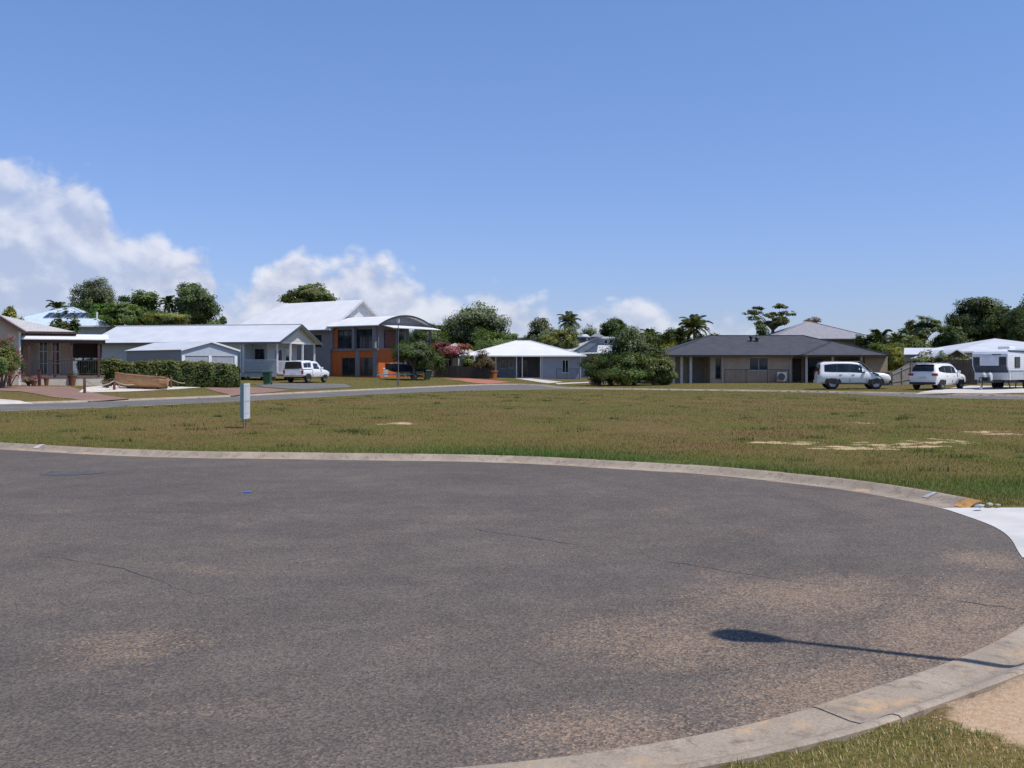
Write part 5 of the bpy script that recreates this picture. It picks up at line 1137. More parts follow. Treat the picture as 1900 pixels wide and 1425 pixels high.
def ac_unit():
    Y = 90.0; X = pxx(1450, Y); T = thing('air_conditioner', 'white air conditioner unit on the wall behind the black railing', 'air conditioner', (X, Y, zg(X, Y)-.0)); MB().box(-.42,.42,-.16,.16,.12,.92).build('casing', mat('grey white casing', (.40,.41,.41), .5), T, bevel=.02)
    MB().lathe([(.30,-.165),(.33,-.185),(.33,-.166)], 24, 'y', (-.06,0,.52)).build('fan_guard', BLKP, T); MB().lathe([(.01,-.172),(.29,-.168)], 20, 'y', (-.06,0,.52)).build('fan', mat('dark blue fan', (.04,.06,.08), .4), T)
    for s in (1,-1): MB().box(s*.3-.05, s*.3+.05, -.14, .14, -.05, .12).build('foot', BLKP, T)
ac_unit()
def planter(px, py):
    x, y = gz((px, py))[0]; T = thing('planter', 'orange planter tub beside the brown shrub', 'planter', (x, y, zg(x,y))); MB().lathe([(.01,0),(.42,0),(.56,.75),(.62,.75),(.62,.85),(.5,.85),(.48,.7),(.01,.7)], 20).build('tub', mat('orange glaze', (.42,.13,.05), .5), T, smooth=40); return T
planter(914, 702)
# blue scrap of litter, stones by the kerb end
x, y = gp(458, 914); o = MB().add([(x-.05,y-.04,.006),(x+.04,y-.04,.009),(x+.06,y+.04,.018),(x-.04,y+.05,.007),(x,y,.024)], [(0,1,4),(1,2,4),(2,3,4),(3,0,4)]).build('litter', mat('blue plastic', (.05,.13,.55), .4)); tag(o, 'small blue scrap of litter on the asphalt', 'litter')
for k, (px, py, r, c) in enumerate(((1818,938,.05,(.50,.50,.50)),(1836,935,.04,(.42,.39,.36)),(1852,936,.03,(.5,.45,.38)))):
    x, y = gp(px, py, .08); n_ = 9; m = MB(); bmq = bmesh.new(); bmesh.ops.create_icosphere(bmq, subdivisions=1, radius=r)
    m.add([(x+v.co.x*random.uniform(.7,1.3), y+v.co.y*random.uniform(.7,1.2), .075+v.co.z*random.uniform(.35,.7)) for v in bmq.verts], [tuple(v.index for v in f.verts) for f in bmq.faces]); bmq.free()
    o = m.build('concrete_rubble', mat('rubble %d' % k, c, .9, var=.2, bmp=.4)); tag(o, ('largest white rubble lump at the broken kerb end','grey rubble lump in the middle of the broken kerb end','smallest brownish rubble lump nearest the right edge')[k], 'rubble', 'broken concrete at the kerb end')
# spray paint on the kerb
def kerb_paint(px, py, w, l_, c, lab, a0):
    ox, oy = gp(px, py, .07); q = np.array([ox, oy]); i = int(np.argmin(np.linalg.norm(bulb-q, axis=1))); d = bulb[min(i+1,len(bulb)-1)] - bulb[i-1]; d /= np.linalg.norm(d); nn = np.array([-d[1], d[0]])
    if poly_sd([bulb[i]+nn*.3], bulb)[0] < 0: nn = -nn
    t0 = (q-bulb[i]) @ d; m = MB(); V = []; K = 7
    offs = [(a, z) for a, z in PROF if .25 <= a <= .47]
    for k in range(K+1):
        s = t0 + (k/K-.5)*l_
        for j, (a, z) in enumerate(offs): b = bulb[i] + d*(s + .03*math.sin(5*j+k)) + nn*(a); V.append((b[0], b[1], z+.0055))
    n_ = len(offs); jj = [j for j in range(n_-1) if a0[0] <= offs[j][0] < a0[1]]
    m.add(V, [(k*n_+j, k*n_+j+1, (k+1)*n_+j+1, (k+1)*n_+j) for k in range(K) for j in jj]); tag(m.build('paint_mark', mat(lab[:12], c, .7, var=.3, scale=14)), lab, kind='structure')
kerb_paint(1797, 930, .2, .28, (.50,.26,.08), 'orange paint mark on the kerb end', (.25,.40)); kerb_paint(1730, 916, .2, .10, (.44,.44,.45), 'white paint mark on the kerb', (.30,.40)); kerb_paint(75, 827, .2, .16, (.46,.45,.43), 'pale painted patch on the far left kerb', (.30,.46))
# ------------------------------------------------------------------ vegetation
LEAF = leafmat('leaves', .32); BARK = mat('grey bark', (.16,.13,.105), .95, var=.35, scale=6, bmp=.6, bscale=18); BARKP = mat('palm bark', (.20,.17,.14), .95, var=.3, scale=5, stripes=('Z', .12, .02))
GREENS = {'olive': ((.040,.058,.016),(.105,.118,.036)), 'dark': ((.022,.040,.012),(.070,.088,.026)), 'mid': ((.034,.062,.016),(.105,.132,.036)), 'yellow': ((.075,.088,.018),(.20,.185,.045)), 'grey': ((.050,.066,.034),(.125,.140,.075)), 'rust': ((.060,.038,.020),(.140,.090,.045)), 'pink': ((.12,.035,.045),(.34,.13,.14)), 'lush': ((.028,.062,.012),(.085,.145,.028)), 'brown': ((.050,.032,.020),(.115,.080,.045))}
def unit(rng, n):
    v = rng.normal(size=(n, 3)); return v/np.linalg.norm(v, axis=1)[:, None]
def leaf_cloud(rng, c, rad, n, size, pal, K=9, sub=.46, spread=.12, hollow=.35, mix=None, clumps=None, narrow=.5):
    c, rad = np.array(c, float), np.array(rad, float)
    ul = unit(rng, K)*(hollow + (.78-hollow)*rng.random((K,1)))**.8; ul[0] *= .2; sr = sub*(.7+.5*rng.random(K))
    M = clumps or K*11; ci = rng.integers(0, K, M); cd = unit(rng, M); cd[:,2] = np.abs(cd[:,2])*.35 + cd[:,2]*.65
    cc = ul[ci] + cd*sr[ci][:,None]*(.75+.35*rng.random((M,1)))
    cb = .62 + .62*rng.random(M) ; li = rng.integers(0, M, n)
    p = cc[li] + np.clip(rng.normal(0, spread, (n,3)), -1.9*spread, 1.9*spread)*np.array([1,1,.75]); pos = c + p*rad
    nr = p + .55*unit(rng, n) + np.array([0,0,.35]); nr /= np.linalg.norm(nr, axis=1)[:,None]
    a = np.cross(nr, unit(rng, n)); a /= np.linalg.norm(a, axis=1)[:,None]+1e-9; b = np.cross(nr, a)
    s = size*(.55+.8*rng.random((n,1))); V = np.stack([pos-a*s, pos-b*s*narrow, pos+a*s, pos+b*s*narrow], 1).reshape(-1,3)
    lo, hi = (np.array(q) for q in GREENS[pal]); t = np.clip(.5*rng.random(n)+.62*(cb[li]-.62), 0, 1); col_ = (lo + (hi-lo)*t[:,None])*1.95
    if mix:
        lo2, hi2 = (np.array(q) for q in GREENS[mix[0]]); pick = rng.random(M) < mix[1]; k = pick[li]; col_[k] = (lo2+(hi2-lo2)*rng.random((n,1)))[k]
    return V, np.repeat(col_, 4, 0), c + ul*rad
def add_cloud(T, clouds, name='crown'):
    V = np.vstack([q[0] for q in clouds]); C = np.vstack([q[1] for q in clouds]); return npmesh(name, V, np.arange(len(V)).reshape(-1,4), LEAF, T, C)
SEED = [100]
def tree(px, Y, ytop, wpx, label, pal='olive', n=4200, size=.30, low=None, K=10, sub=.44, spread=.12, mix=None, group=None, depth=1.0, name='tree', trunk=True, cat='tree', hollow=.35, lean=0):
    SEED[0] += 1; rng = np.random.default_rng(SEED[0]); X = pxx(px, Y); g = zg(X, Y); zt = pyz(ytop, Y) - g; rx = wpx/F*Y/2; zb = (pyz(low, Y)-g) if low else max(.15*zt, zt-rx*2.6)
    T = thing(name, label, cat, (X, Y, g), 0, group); c = (lean, 0, (zt+zb)/2); rad = (rx*.97, rx*depth*.97, (zt-zb)/2*.92)
    V, C, lobes = leaf_cloud(rng, c, rad, int(n*3.0), size*.56, pal, K, sub*1.08, spread, hollow, mix); add_cloud(T, [(V, C)])
    if trunk:
        m = MB(); r0 = .020*zt+.05; hz_ = max(zb+.15*(zt-zb), .3)
        m.tube([(0,0,-.3),(.05*lean,.04,hz_*.5),(.3*lean,0,hz_),(lean*.8,.0,c[2])], [r0*1.25,r0,r0*.8,r0*.35], 8)
        for L in lobes[:9]:
            b0 = Vector((.3*lean,0,hz_*.92)); e = Vector(L); mid = b0.lerp(e, .5) + Vector((0,0,.12*(e-b0).length)); m.tube([b0, mid, e], [r0*.45,r0*.28,r0*.08], 6)
        m.build('trunk', BARK, T, smooth=50)
    return T
FROND = {}
def frond_mesh(kind, L):
    key = (kind, round(L,1))
    if key in FROND: return FROND[key]
    rng = np.random.default_rng(int(L*10)+len(kind)); V = []; Fc = []; C = []; n = 26; lo, hi = (np.array(q) for q in GREENS[kind])
    def q4(a,b,c,d,t):
        k = len(V); V.extend([a,b,c,d]); Fc.append((k,k+1,k+2,k+3)); C.extend([lo+(hi-lo)*t]*4)
    P = [np.array((L*(t-.18*t**3), 0, L*(.62*t-.95*t*t))) for t in np.linspace(0,1,n+1)]
    for i in range(n):
        w = .035*(1-i/n)+.008; q4(P[i]+(0,w,0), P[i]-(0,w,0), P[i+1]-(0,w,0), P[i+1]+(0,w,0), .5)
        if i < 3: continue
        t = i/n; ll = L*.30*math.sin(math.pi*min(1,.18+.8*t))**.7+.05
        for s in (1,-1):
            tip = P[i] + np.array((ll*.55, s*ll*.78, -ll*(.28+.35*rng.random()))); mid = P[i]*.45+tip*.55+np.array((0,0,ll*.10)); wv = np.array((.045+.012*L,0,0))
            tt = rng.random(); q4(P[i]-wv*.6, P[i]+wv*.6, mid+wv, mid-wv, tt); q4(mid-wv, mid+wv, tip+wv*.15, tip-wv*.15, tt)
    o = npmesh('frond', V, Fc, LEAF, None, np.array(C)); me = o.data; bpy.data.objects.remove(o); FROND[key] = me; return me
def palm(px, Y, ytop, wpx, label, kind='olive', nf=15, group=None, thick=.16, droop=0.0):
    SEED[0] += 1; rng = random.Random(SEED[0]); X = pxx(px, Y); g = zg(X, Y); L = wpx/F*Y/2*1.12; zt = pyz(ytop, Y)-g; hb = zt - L*.68
    T = thing('palm_tree', label, 'palm', (X, Y, g), 0, group); me = frond_mesh(kind, L)
    MB().tube([(0,0,-.3),(.1,0,hb*.5),(.05,.05,hb)], [thick*1.4,thick,thick*.8], 10).build('trunk', BARKP, T, smooth=50)
    for i in range(nf):
        o = bpy.data.objects.new('frond', me); col.objects.link(o); o.parent = T; u_ = i/nf
        o.location = (.05,.05,hb-.03); o.rotation_euler = (rng.uniform(-.25,.25), R(42 - 116*u_) + droop + rng.uniform(-.12,.12), i*2.39996 + rng.uniform(-.2,.2)); s = rng.uniform(.85,1.1)*(.82+.2*u_); o.scale = (s,s,s)
    return T
def shrub(px, Y, ytop, wpx, label, pal='mid', n=2600, size=.13, ybase=None, mix=None, group=None, K=8, name='shrub', sub=.5, depth=.9, spread=.13, box=False):
    SEED[0] += 1; rng = np.random.default_rng(SEED[0]); X = pxx(px, Y); g = zg(X, Y); h = pyz(ytop, Y)-g; rx = wpx/F*Y/2
    T = thing(name, label, 'shrub', (X, Y, g), 0, group); V, C, lobes = leaf_cloud(rng, (0,0,h*.5), (rx*.9, rx*depth*.9, h*.5), int(n*2.2), size*.72, pal, K, sub*1.15, spread, .45, mix)
    V = V.copy(); V[:,2] = np.maximum(V[:,2], .02); add_cloud(T, [(V, C)], 'foliage')
    m = MB()
    for L in lobes: m.tube([(random.uniform(-.1,.1),random.uniform(-.1,.1),-.1), (L[0]*.5,L[1]*.5,L[2]*.55), tuple(L)], [.045,.03,.012], 5)
    m.build('stem', BARK, T); return T

# behind the left houses
tree(172, 112, 517, 76, 'tall dome crowned feathery tree behind the blue roofed house', 'olive', 5200, .2, low=606, K=16, mix=('grey',.35))
palm(106, 122, 555, 48, 'small palm top above the solar panels', 'dark', 13)
tree(20, 100, 566, 44, 'rounded olive tree top behind the cottage roof', 'yellow', 1500, .22)
shrub(118, 80, 586, 60, 'dark reddish shrub above the cottage verandah roof', 'dark', 3000, .2, mix=('rust',.2))
tree(272, 108, 538, 88, 'bushy dark green tree left of the domed tree behind the long white roof', 'mid', 5200, .26, low=612, K=12)
palm(312, 106, 546, 44, 'narrow palm between the two leafy trees behind the long white roof', 'dark', 12)
tree(357, 107, 528, 92, 'dense domed dark tree behind the long white roof', 'dark', 6800, .24, low=612, K=14, mix=('rust',.08))
tree(225, 104, 560, 70, 'yellowish green tree next to the tall dome crowned tree', 'mid', 3600, .24, low=612)
tree(315, 102, 578, 96, 'low bright green tree behind the middle of the long white roof', 'yellow', 3600, .2, low=615, mix=('mid',.6))
tree(190, 108, 566, 60, 'low leafy tree under the tall dome crowned tree', 'lush', 3000, .24, low=612)
tree(413, 125, 584, 16, 'tiny pointed conifer top left of the white gable roof', 'dark', 500, .18)
tree(575, 150, 526, 100, 'spreading eucalypt rising behind the white ridge', 'olive', 3800, .34, low=575, K=13, sub=.36, spread=.10, mix=('rust',.1))
# centre background
tree(800, 142, 592, 62, 'dark tree right of the curved roof', 'dark', 3400, .3, low=660, K=10)
tree(835, 150, 584, 60, 'dark rounded tree between the curved roof and the big grey tree', 'dark', 3400, .32, low=660)
tree(888, 150, 558, 128, 'big grey green tree above the white pyramid roof', 'grey', 8200, .34, low=665, K=16, sub=.40, mix=('dark',.3))
tree(916, 136, 604, 92, 'lighter green tree in front of the big grey green tree', 'mid', 4600, .26, low=672, K=12)
tree(948, 150, 612, 46, 'low dark tree at the right foot of the big grey green tree', 'dark', 1700, .3, low=660)
tree(1013, 146, 584, 62, 'round grey green tree left of the pale palm', 'grey', 3600, .28, low=668, K=11, mix=('rust',.18))
palm(1055, 142, 578, 54, 'pale fan of palm fronds right of the round grey tree', 'grey', 20)
tree(1056, 139, 598, 52, 'leafy tree crowding the pale palm trunk', 'olive', 2600, .22, low=668)
tree(1034, 138, 614, 60, 'orange tinged low tree under the pale palm', 'yellow', 2200, .24, low=668, mix=('dark',.4))
tree(990, 142, 622, 44, 'small dark tree above the white pyramid roof ridge', 'dark', 1500, .26, low=668)
tree(1136, 148, 587, 56, 'neat round dark tree behind the clerestory house', 'dark', 4200, .26, low=640, K=12, mix=('mid',.35))
tree(1078, 160, 616, 40, 'low tree line bush left of the round dark tree', 'mid', 1300, .3, low=650)
for px, Y, yt, w, k, lab in ((1176,118,612,52,'dark','dark palm nearest the large shrub top'),(1205,116,608,54,'olive','olive palm second right of the large shrub'),(1236,114,616,50,'olive','squat palm third right of the large shrub'),(1262,118,606,52,'dark','dark palm just left of the tall feathery palm')):
    palm(px, Y, yt, w, lab, k, 16, droop=.15)
palm(1287, 110, 582, 72, 'tall feathery palm above the left end of the dark roof', 'olive', 20)
for px, Y, yt, w, p_, lab in ((1192,110,632,70,'mid','green shrubby tree below the palms beside the large shrub'),(1240,106,636,76,'yellow','yellow green shrubby tree below the palms left of the dark roof'),(1292,112,622,60,'yellow','yellowish tree at the foot of the tall feathery palm'),(1262,108,640,50,'dark','dark shrubby tree tucked behind the dark roof eave')):
    tree(px, Y, yt, w, lab, p_, 2200, .2, low=690, mix=('dark',.3))
tree(1434, 122, 556, 104, 'open crowned eucalypt with bare limbs behind the dark ridge', 'olive', 2300, .22, low=614, K=17, sub=.19, spread=.05, mix=('rust',.22), hollow=.55)
tree(1413, 112, 598, 30, 'small dark tree beside the roof vents', 'dark', 700, .18, low=640)
tree(1506, 150, 586, 34, 'thin reddish tree top left of the grey roof peak', 'rust', 260, .22, low=604)
# right background
palm(1634, 108, 608, 50, 'dark palm right of the grey roof', 'dark', 14); palm(1664, 104, 614, 50, 'olive palm right of the dark palm', 'olive', 14)
tree(1646, 100, 630, 76, 'leafy tree low behind the right end of the dark roof', 'mid', 3400, .2, low=690, mix=('yellow',.2))
tree(1714, 116, 588, 70, 'pale limbed eucalypt left of the big right hand trees', 'grey', 3000, .26, low=640, K=11, sub=.32, spread=.1, mix=('dark',.25))
tree(1694, 104, 626, 84, 'bushy olive tree below the pale limbed eucalypt', 'olive', 3600, .2, low=690, mix=('yellow',.25))
tree(1668, 97, 640, 56, 'yellow shrubby tree above the small blue shed', 'yellow', 1600, .16, low=690)
tree(1748, 108, 622, 50, 'dark tree filling the gap before the big right hand trees', 'dark', 2400, .22, low=680)
tree(1822, 106, 543, 112, 'big dark eucalypt with tiered crown behind the caravan', 'dark', 8800, .28, low=655, K=16, sub=.36, spread=.10, mix=('olive',.4))
tree(1875, 104, 560, 100, 'big dark tree behind the caravan roof', 'olive', 6500, .28, low=660, K=14, mix=('dark',.5))
tree(1925, 100, 535, 110, 'tall dark tree at the right edge', 'dark', 6500, .28, low=655, K=14, mix=('rust',.06))
tree(1780, 104, 600, 50, 'low dark tree left of the big dark eucalypt', 'dark', 2600, .24, low=670)
for px, Y, yt, w, p_, lab in ((235,112,552,90,'dark','dark leafy tree between the dome crowned tree and the bushy tree'),(300,113,556,90,'mid','green tree filling behind the narrow palm'),(392,112,572,60,'mid','small green tree right of the domed tree'),(860,158,574,90,'dark','dark tree behind the big grey green tree'),(770,150,602,60,'dark','dark tree peeping right of the curved roof end'),(985,152,600,60,'olive','olive tree left of the round grey green tree'),(1092,150,606,60,'mid','green tree right of the pale palm'),(1200,124,604,70,'dark','dark tree behind the palms beside the large shrub'),(1250,122,606,70,'mid','green tree behind the squat palm'),(1320,118,616,60,'olive','olive tree right of the tall feathery palm'),(1620,112,612,56,'dark','dark tree at the right end of the grey roof'),(1680,110,606,70,'mid','green tree left of the pale limbed eucalypt'),(1760,112,600,60,'olive','olive tree right of the pale limbed eucalypt'),(20,108,578,60,'dark','dark tree low behind the cottage gable')):
    tree(px, Y, yt, w, lab, p_, 2400, .24, low=668, mix=('dark',.3), K=11)
# tree line far behind
for k, (px, Y, yt, w) in enumerate(((470,190,628,90),(780,185,618,70),(960,190,628,80),(1010,200,622,70),(1090,190,630,70),(1170,180,626,80),(1320,170,632,80),(1360,175,640,70),(1600,160,632,80),(1660,170,626,80),(1740,165,628,70))):
    tree(px, Y, yt, w, ('distant tree behind the left end of the white gable roof','distant tree between the curved roof and its dark neighbour tree','distant tree above the right slope of the white pyramid roof','distant tree left of the clerestory house','distant tree above the clerestory roof','distant tree behind the palms by the large shrub','distant tree above the left hip of the dark roof','distant tree showing over the dark roof left of its vents','distant tree behind the right hip of the grey roof','distant tree behind the two palms right of the grey roof','distant tree left of the big right hand trees')[k], 'dark' if k % 2 else 'olive', 1100, .42, low=690, group='distant tree line')
# in front of the houses
tree(768, 100.5, 620, 84, 'dark glossy leaved tree on the lawn before the orange house', 'dark', 5200, .19, low=694, K=13, mix=('grey',.18), sub=.4)
tree(838, 117, 629, 72, 'pink flowering tree behind the brown fence', 'pink', 2600, .22, low=672, mix=('brown',.45))
tree(806, 112, 640, 46, 'dark shrubby tree left of the pink flowering tree', 'dark', 2000, .2, low=700)
tree(897, 113, 650, 52, 'brown leafed small tree before the white pyramid roof', 'brown', 1900, .16, low=692, mix=('dark',.25))
shrub(868, 116, 660, 34, 'olive shrub under the left eave of the white pyramid roof', 'olive', 1200, .16)
for px, Y, yt, w, pal_, n, mx, lab in ((1112,87,650,70,'dark',3600,('yellow',.3),'dark shrub at the left of the large shrub clump'),(1176,85.5,613,108,'grey',12000,('mid',.5),'tall wispy grey green shrub in the middle of the clump'),(1158,83.5,656,100,'mid',5200,('yellow',.3),'broad green shrub at the front of the clump'),(1214,84,664,66,'olive',4200,('yellow',.25),'olive shrub right of the tall wispy shrub'),(1236,84.5,672,46,'mid',3200,('yellow',.2),'green shrub at the right end of the clump'),(1134,85,660,64,'dark',3000,('yellow',.25),'low dark shrub between the left and broad shrubs')):
    shrub(px, Y, yt, w, lab, pal_, n, .13, mix=mx, group='shrub clump on the corner', K=18, sub=.42)
hedge = ((176,66,665,46,'hedge shrub seen through the cottage verandah'),(206,66,666,40,'hedge shrub at the verandah end'),(240,66,667,52,'hedge shrub behind the dinghy bow'),(280,66,668,48,'hedge shrub behind the dinghy middle'),(314,66,667,44,'pale topped hedge shrub behind the dinghy stern'),(345,66.3,670,40,'hedge shrub under the shed corner'),(376,66.5,672,44,'clipped hedge shrub in front of the left roller door'),(408,67,673,46,'clipped hedge shrub in front of the right roller door'),(428,67.5,676,26,'clipped hedge shrub at the right end of the hedge'))
def box_shrub(px, Y, ytop, wpx, label, group):
    SEED[0] += 1; rng = np.random.default_rng(SEED[0]); X = pxx(px, Y); g = zg(X, Y); h = pyz(ytop, Y)-g; rx = wpx/F*Y/2
    T = thing('shrub', label, 'shrub', (X, Y, g), 0, group); n = 5200; p = rng.uniform(-1, 1, (n,3)); ax = rng.integers(0, 3, n); sg = np.where(rng.random(n) < .5, -1, 1); p[np.arange(n), ax] = sg*(1-.22*rng.random(n)**2)
    q = np.sign(p)*np.abs(p)**.9; L = (np.abs(q)**4).sum(1)**.25; q = q/np.maximum(L, .6)[:,None]*np.minimum(L,1)[:,None]
    lump = 1 + .10*np.sin(5*q[:,0]+px)*np.sin(4*q[:,2]+2*q[:,1]) + .07*rng.normal(size=n); q = q*lump[:,None]
    pos = q*np.array([rx, rx*.85, h*.5]) + np.array([0,0,h*.5]); pos[:,2] = np.maximum(pos[:,2], .03)
    nr = q + .7*unit(rng, n) + np.array([0,0,.3]); nr /= np.linalg.norm(nr, axis=1)[:,None]; a = np.cross(nr, unit(rng, n)); a /= np.linalg.norm(a, axis=1)[:,None]; b = np.cross(nr, a); s_ = .075*(.6+.8*rng.random((n,1)))
    V = np.stack([pos-a*s_, pos-b*s_*.6, pos+a*s_, pos+b*s_*.6], 1).reshape(-1,3); lo, hi = (np.array(c) for c in GREENS['mid']); lo2, hi2 = (np.array(c) for c in GREENS['yellow'])
    c = lo+(hi-lo)*rng.random((n,1)); yel = rng.random(n) < np.clip((q[:,2]-.1)*.65, .03, .8); c[yel] = (lo2+(hi2-lo2)*rng.random((n,1)))[yel]
    add_cloud(T, [(V, np.repeat(c*1.05, 4, 0))], 'foliage'); m = MB()
    for k in range(5): m.tube([(random.uniform(-.15,.15),random.uniform(-.15,.15),-.1), (random.uniform(-.5,.5)*rx,random.uniform(-.4,.4)*rx,h*.7)], [.04,.015], 5)
    m.build('stem', BARK, T)
for px, Y, yt, w, lab in hedge: box_shrub(px, Y, yt+4+3*math.sin(px), w*1.12, lab, 'hedge along the gravel bed')
shrub(4, 56.5, 640, 62, 'round clipped shrub with red tips at the left edge', 'mid', 4600, .08, mix=('yellow',.25), K=9)
shrub(18, 58.5, 630, 44, 'red leafed shrub behind the clipped shrub at the left edge', 'pink', 1500, .08, mix=('rust',.4))
for px, Y, yt, w, pal_, lab in ((1722,83.2,650,44,'yellow','pale arching garden plant left of the brown porch'),(1745,83.0,656,40,'olive','olive garden plant under the white side roof'),(1700,83.4,660,36,'mid','green garden plant above the raked grey fence'),(1790,81.4,662,34,'yellow','yellow green garden plant above the dark timber fence'),(1765,81.6,664,36,'mid','green garden plant below the brown porch gable')):
    shrub(px, Y, yt, w, lab, pal_, 1500, .12, mix=('dark',.25), K=8)
shrub(1590, 92, 668, 26, 'dark shrub on the verandah behind the four wheel drive', 'dark', 900, .1)
shrub(200, 60.5, 704, 26, 'small pale flowering plant beside the dinghy bow', 'grey', 500, .06, mix=('pink',.3)); shrub(52, 61.0, 700, 26, 'pink flowering plant at the cottage corner', 'grey', 600, .06, mix=('pink',.4))
def pot_plant(T, h, pal_, n):
    SEED[0] += 1; V, C, _ = leaf_cloud(np.random.default_rng(SEED[0]), (0,0,h+.12), (.22,.22,.2), n, .05, pal_, 5, .5, .14); add_cloud(T, [(V,C)], 'plant')
pot_plant(*POTS[2], 'pink', 160); pot_plant(*POTS[0], 'dark', 120)

# ------------------------------------------------------------------ grass blades
def vnoise(P, f, seed):
    r = np.random.default_rng(seed); s = np.zeros(len(P))
    for k in range(5):
        a = r.random()*6.283; ff = f*(1.7**k)*(.8+.4*r.random()); s += np.sin(P[:,0]*ff*math.cos(a)+P[:,1]*ff*math.sin(a)+r.random()*6.28+1.7*np.sin(P[:,1]*ff*.6+P[:,0]*ff*.3))*(.72**k)
    return s/2.6
GRASSM = leafmat('grass blades', .3, .7)
def blades(name, P, h, w, colr, label, rng, lean=.6):
    n = len(P); z = zmesh(P); a = rng.random(n)*6.283; d = np.c_[np.cos(a), np.sin(a)]; t = np.c_[-d[:,1], d[:,0]]; ln = (lean*rng.random(n)*h)[:,None]
    V = np.zeros((n,3,3)); V[:,0,:2] = P-d*w[:,None]; V[:,1,:2] = P+d*w[:,None]; V[:,2,:2] = P+t*ln; V[:,0,2] = V[:,1,2] = z-.005; V[:,2,2] = z+h
    o = npmesh(name, V.reshape(-1,3), np.arange(3*n).reshape(-1,3), GRASSM, None, np.repeat(colr, 3, 0)); tag(o, label, kind='stuff'); return o
def grass_colour(P, s1, rng, green_boost=0.0):
    n = len(P); a = vnoise(P, .28, 3); b = vnoise(P, 1.6, 4); L = lush_w(P, s1)
    straw = np.array((.29,.21,.078)); oliv = np.array((.150,.158,.034)); brn = np.array((.185,.112,.046)); grn = np.array((.105,.160,.036))
    t = np.clip(.48+.62*a+.30*b+.34*(rng.random(n)-.5), 0, 1)[:,None]; c = straw*(1-t)+oliv*t
    k = (.6*b + .75*vnoise(P, .6, 8) + .45*rng.random(n) > .48)[:,None]; c = np.where(k, brn*(.7+.6*rng.random((n,1))), c)
    g = np.clip(L*1.1+green_boost-.35*rng.random(n), 0, 1)[:,None]; c = c*(1-g)+grn*g*(.75+.5*rng.random((n,1)))
    return c*(.72+.5*rng.random((n,1)))
rng = np.random.default_rng(55)
# vacant block: nearer ground carries more blades
N = 420000
yi = 724 + (1000-724)*rng.random(N)**1.35; px_ = rng.uniform(-120, 2020, N); Yq = (EYE-.12)*F/(yi-HOR); Pq = np.c_[(px_-CX)/F*Yq, Yq] + rng.normal(0,.05,(N,2))
s1q = sd1(Pq); s2q = sd2(Pq); sdv = poly_sd(Pq, DRV)
ok = (s1q > .49) & (s2q > .49) & (Pq[:,1] > 8) & (Pq[:,1] < np.interp(Pq[:,0], F_s[:,0], F_s[:,1])) & (sand_w(Pq) + .45*vnoise(Pq, 5, 9) + .3*rng.random(N) < .72) & (sdv > .03) & ~((Pq[:,0] > 4.2) & (Pq[:,1] < 11.6) & (Pq[:,1] > 6.5))
Pq, s1q = Pq[ok], s1q[ok]; n = len(Pq); Lq = lush_w(Pq, s1q)
hq = (.018 + .028*rng.random(n)**2 + .035*Lq*rng.random(n)) * (1 + .5*np.clip(vnoise(Pq, 1.1, 12), -.4, 1)); hq *= np.where(Pq[:,1] > 30, 1.15, 1)
tw = np.clip(vnoise(Pq, 2.6, 71) - .62, 0, 1)*np.clip(vnoise(Pq, .45, 72)+.3, 0, 1); hq = hq*(1+5.0*tw)
blades('grass', Pq, hq, np.maximum(.0035, .00024*Pq[:,1])*(.6+.8*rng.random(n)), grass_colour(Pq, s1q, rng), 'dry mown grass covering the vacant block', rng)
# low weeds standing out of the turf
cl_ = np.c_[rng.uniform(-17, 17, 150), rng.uniform(15, 58, 150)]; kk = rng.integers(0, 150, 9000); Pw = cl_[kk] + rng.normal(0, 1, (9000,2))*(.05+.16*rng.random(150))[kk][:,None]*np.array([1.5,1.0])
ok = (sd1(Pw) > .7) & (sd2(Pw) > .8) & (Pw[:,1] < np.interp(Pw[:,0], F_s[:,0], F_s[:,1])-4); Pw, kw = Pw[ok], kk[ok]; n = len(Pw); tone = rng.random(150)[kw][:,None]
blades('weeds', Pw, .04+.07*rng.random(n), .009*(.6+.8*rng.random(n)), (np.array((.045,.070,.022))*(1-tone)+np.array((.10,.125,.035))*tone)*(.7+.6*rng.random((n,1))), 'dark low weeds scattered through the vacant block', rng, 1.6)
# longer green runners hanging over the back of the far kerb
N = 34000; i = rng.integers(0, i_end-2, N); base = bulb[i] + (bulb[i+1]-bulb[i])*rng.random((N,1)); d = bulb[i+1]-bulb[i]; d /= np.linalg.norm(d, axis=1)[:,None]; nn = np.c_[-d[:,1], d[:,0]]
chk = poly_sd(base[:50]+nn[:50]*.3, bulb).mean(); nn = nn if chk > 0 else -nn
off_ = .45 + np.abs(rng.normal(0,.28,N)); Pk = base+nn*off_[:,None]; kx = Pk[:,0]; dens_ = np.interp(kx, [-22,-9,-6,-2.5,-.5,2,4,5.3], [.15,.22,.3,.7,1,1,.6,.5]); tuft = np.clip(.55+.8*vnoise(Pk, 2.2, 21), 0, 1)
keep = (rng.random(N) < dens_*tuft) & (Pk[:,1] < 40) & (Pk[:,0] > -22) & (poly_sd(Pk, DRV) > .05); Pk = Pk[keep]; n = len(Pk)
hk = (.03+.07*rng.random(n)*np.clip(np.interp(Pk[:,0], [-6,-1,2.5,5], [.35,1,1,.45]), 0, 1)); gc = np.array((.095,.175,.034))*(.6+.7*rng.random((n,1))); st_ = rng.random(n) < np.interp(Pk[:,0], [-9,-4,0,3,5], [.75,.5,.2,.25,.4]); gc[st_] = np.array((.20,.165,.07))*(.7+.6*rng.random((st_.sum(),1)))
blades('grass', Pk, hk, .0045*(.7+.8*rng.random(n)), gc, 'longer green grass fringing the far kerb', rng, 1.0)
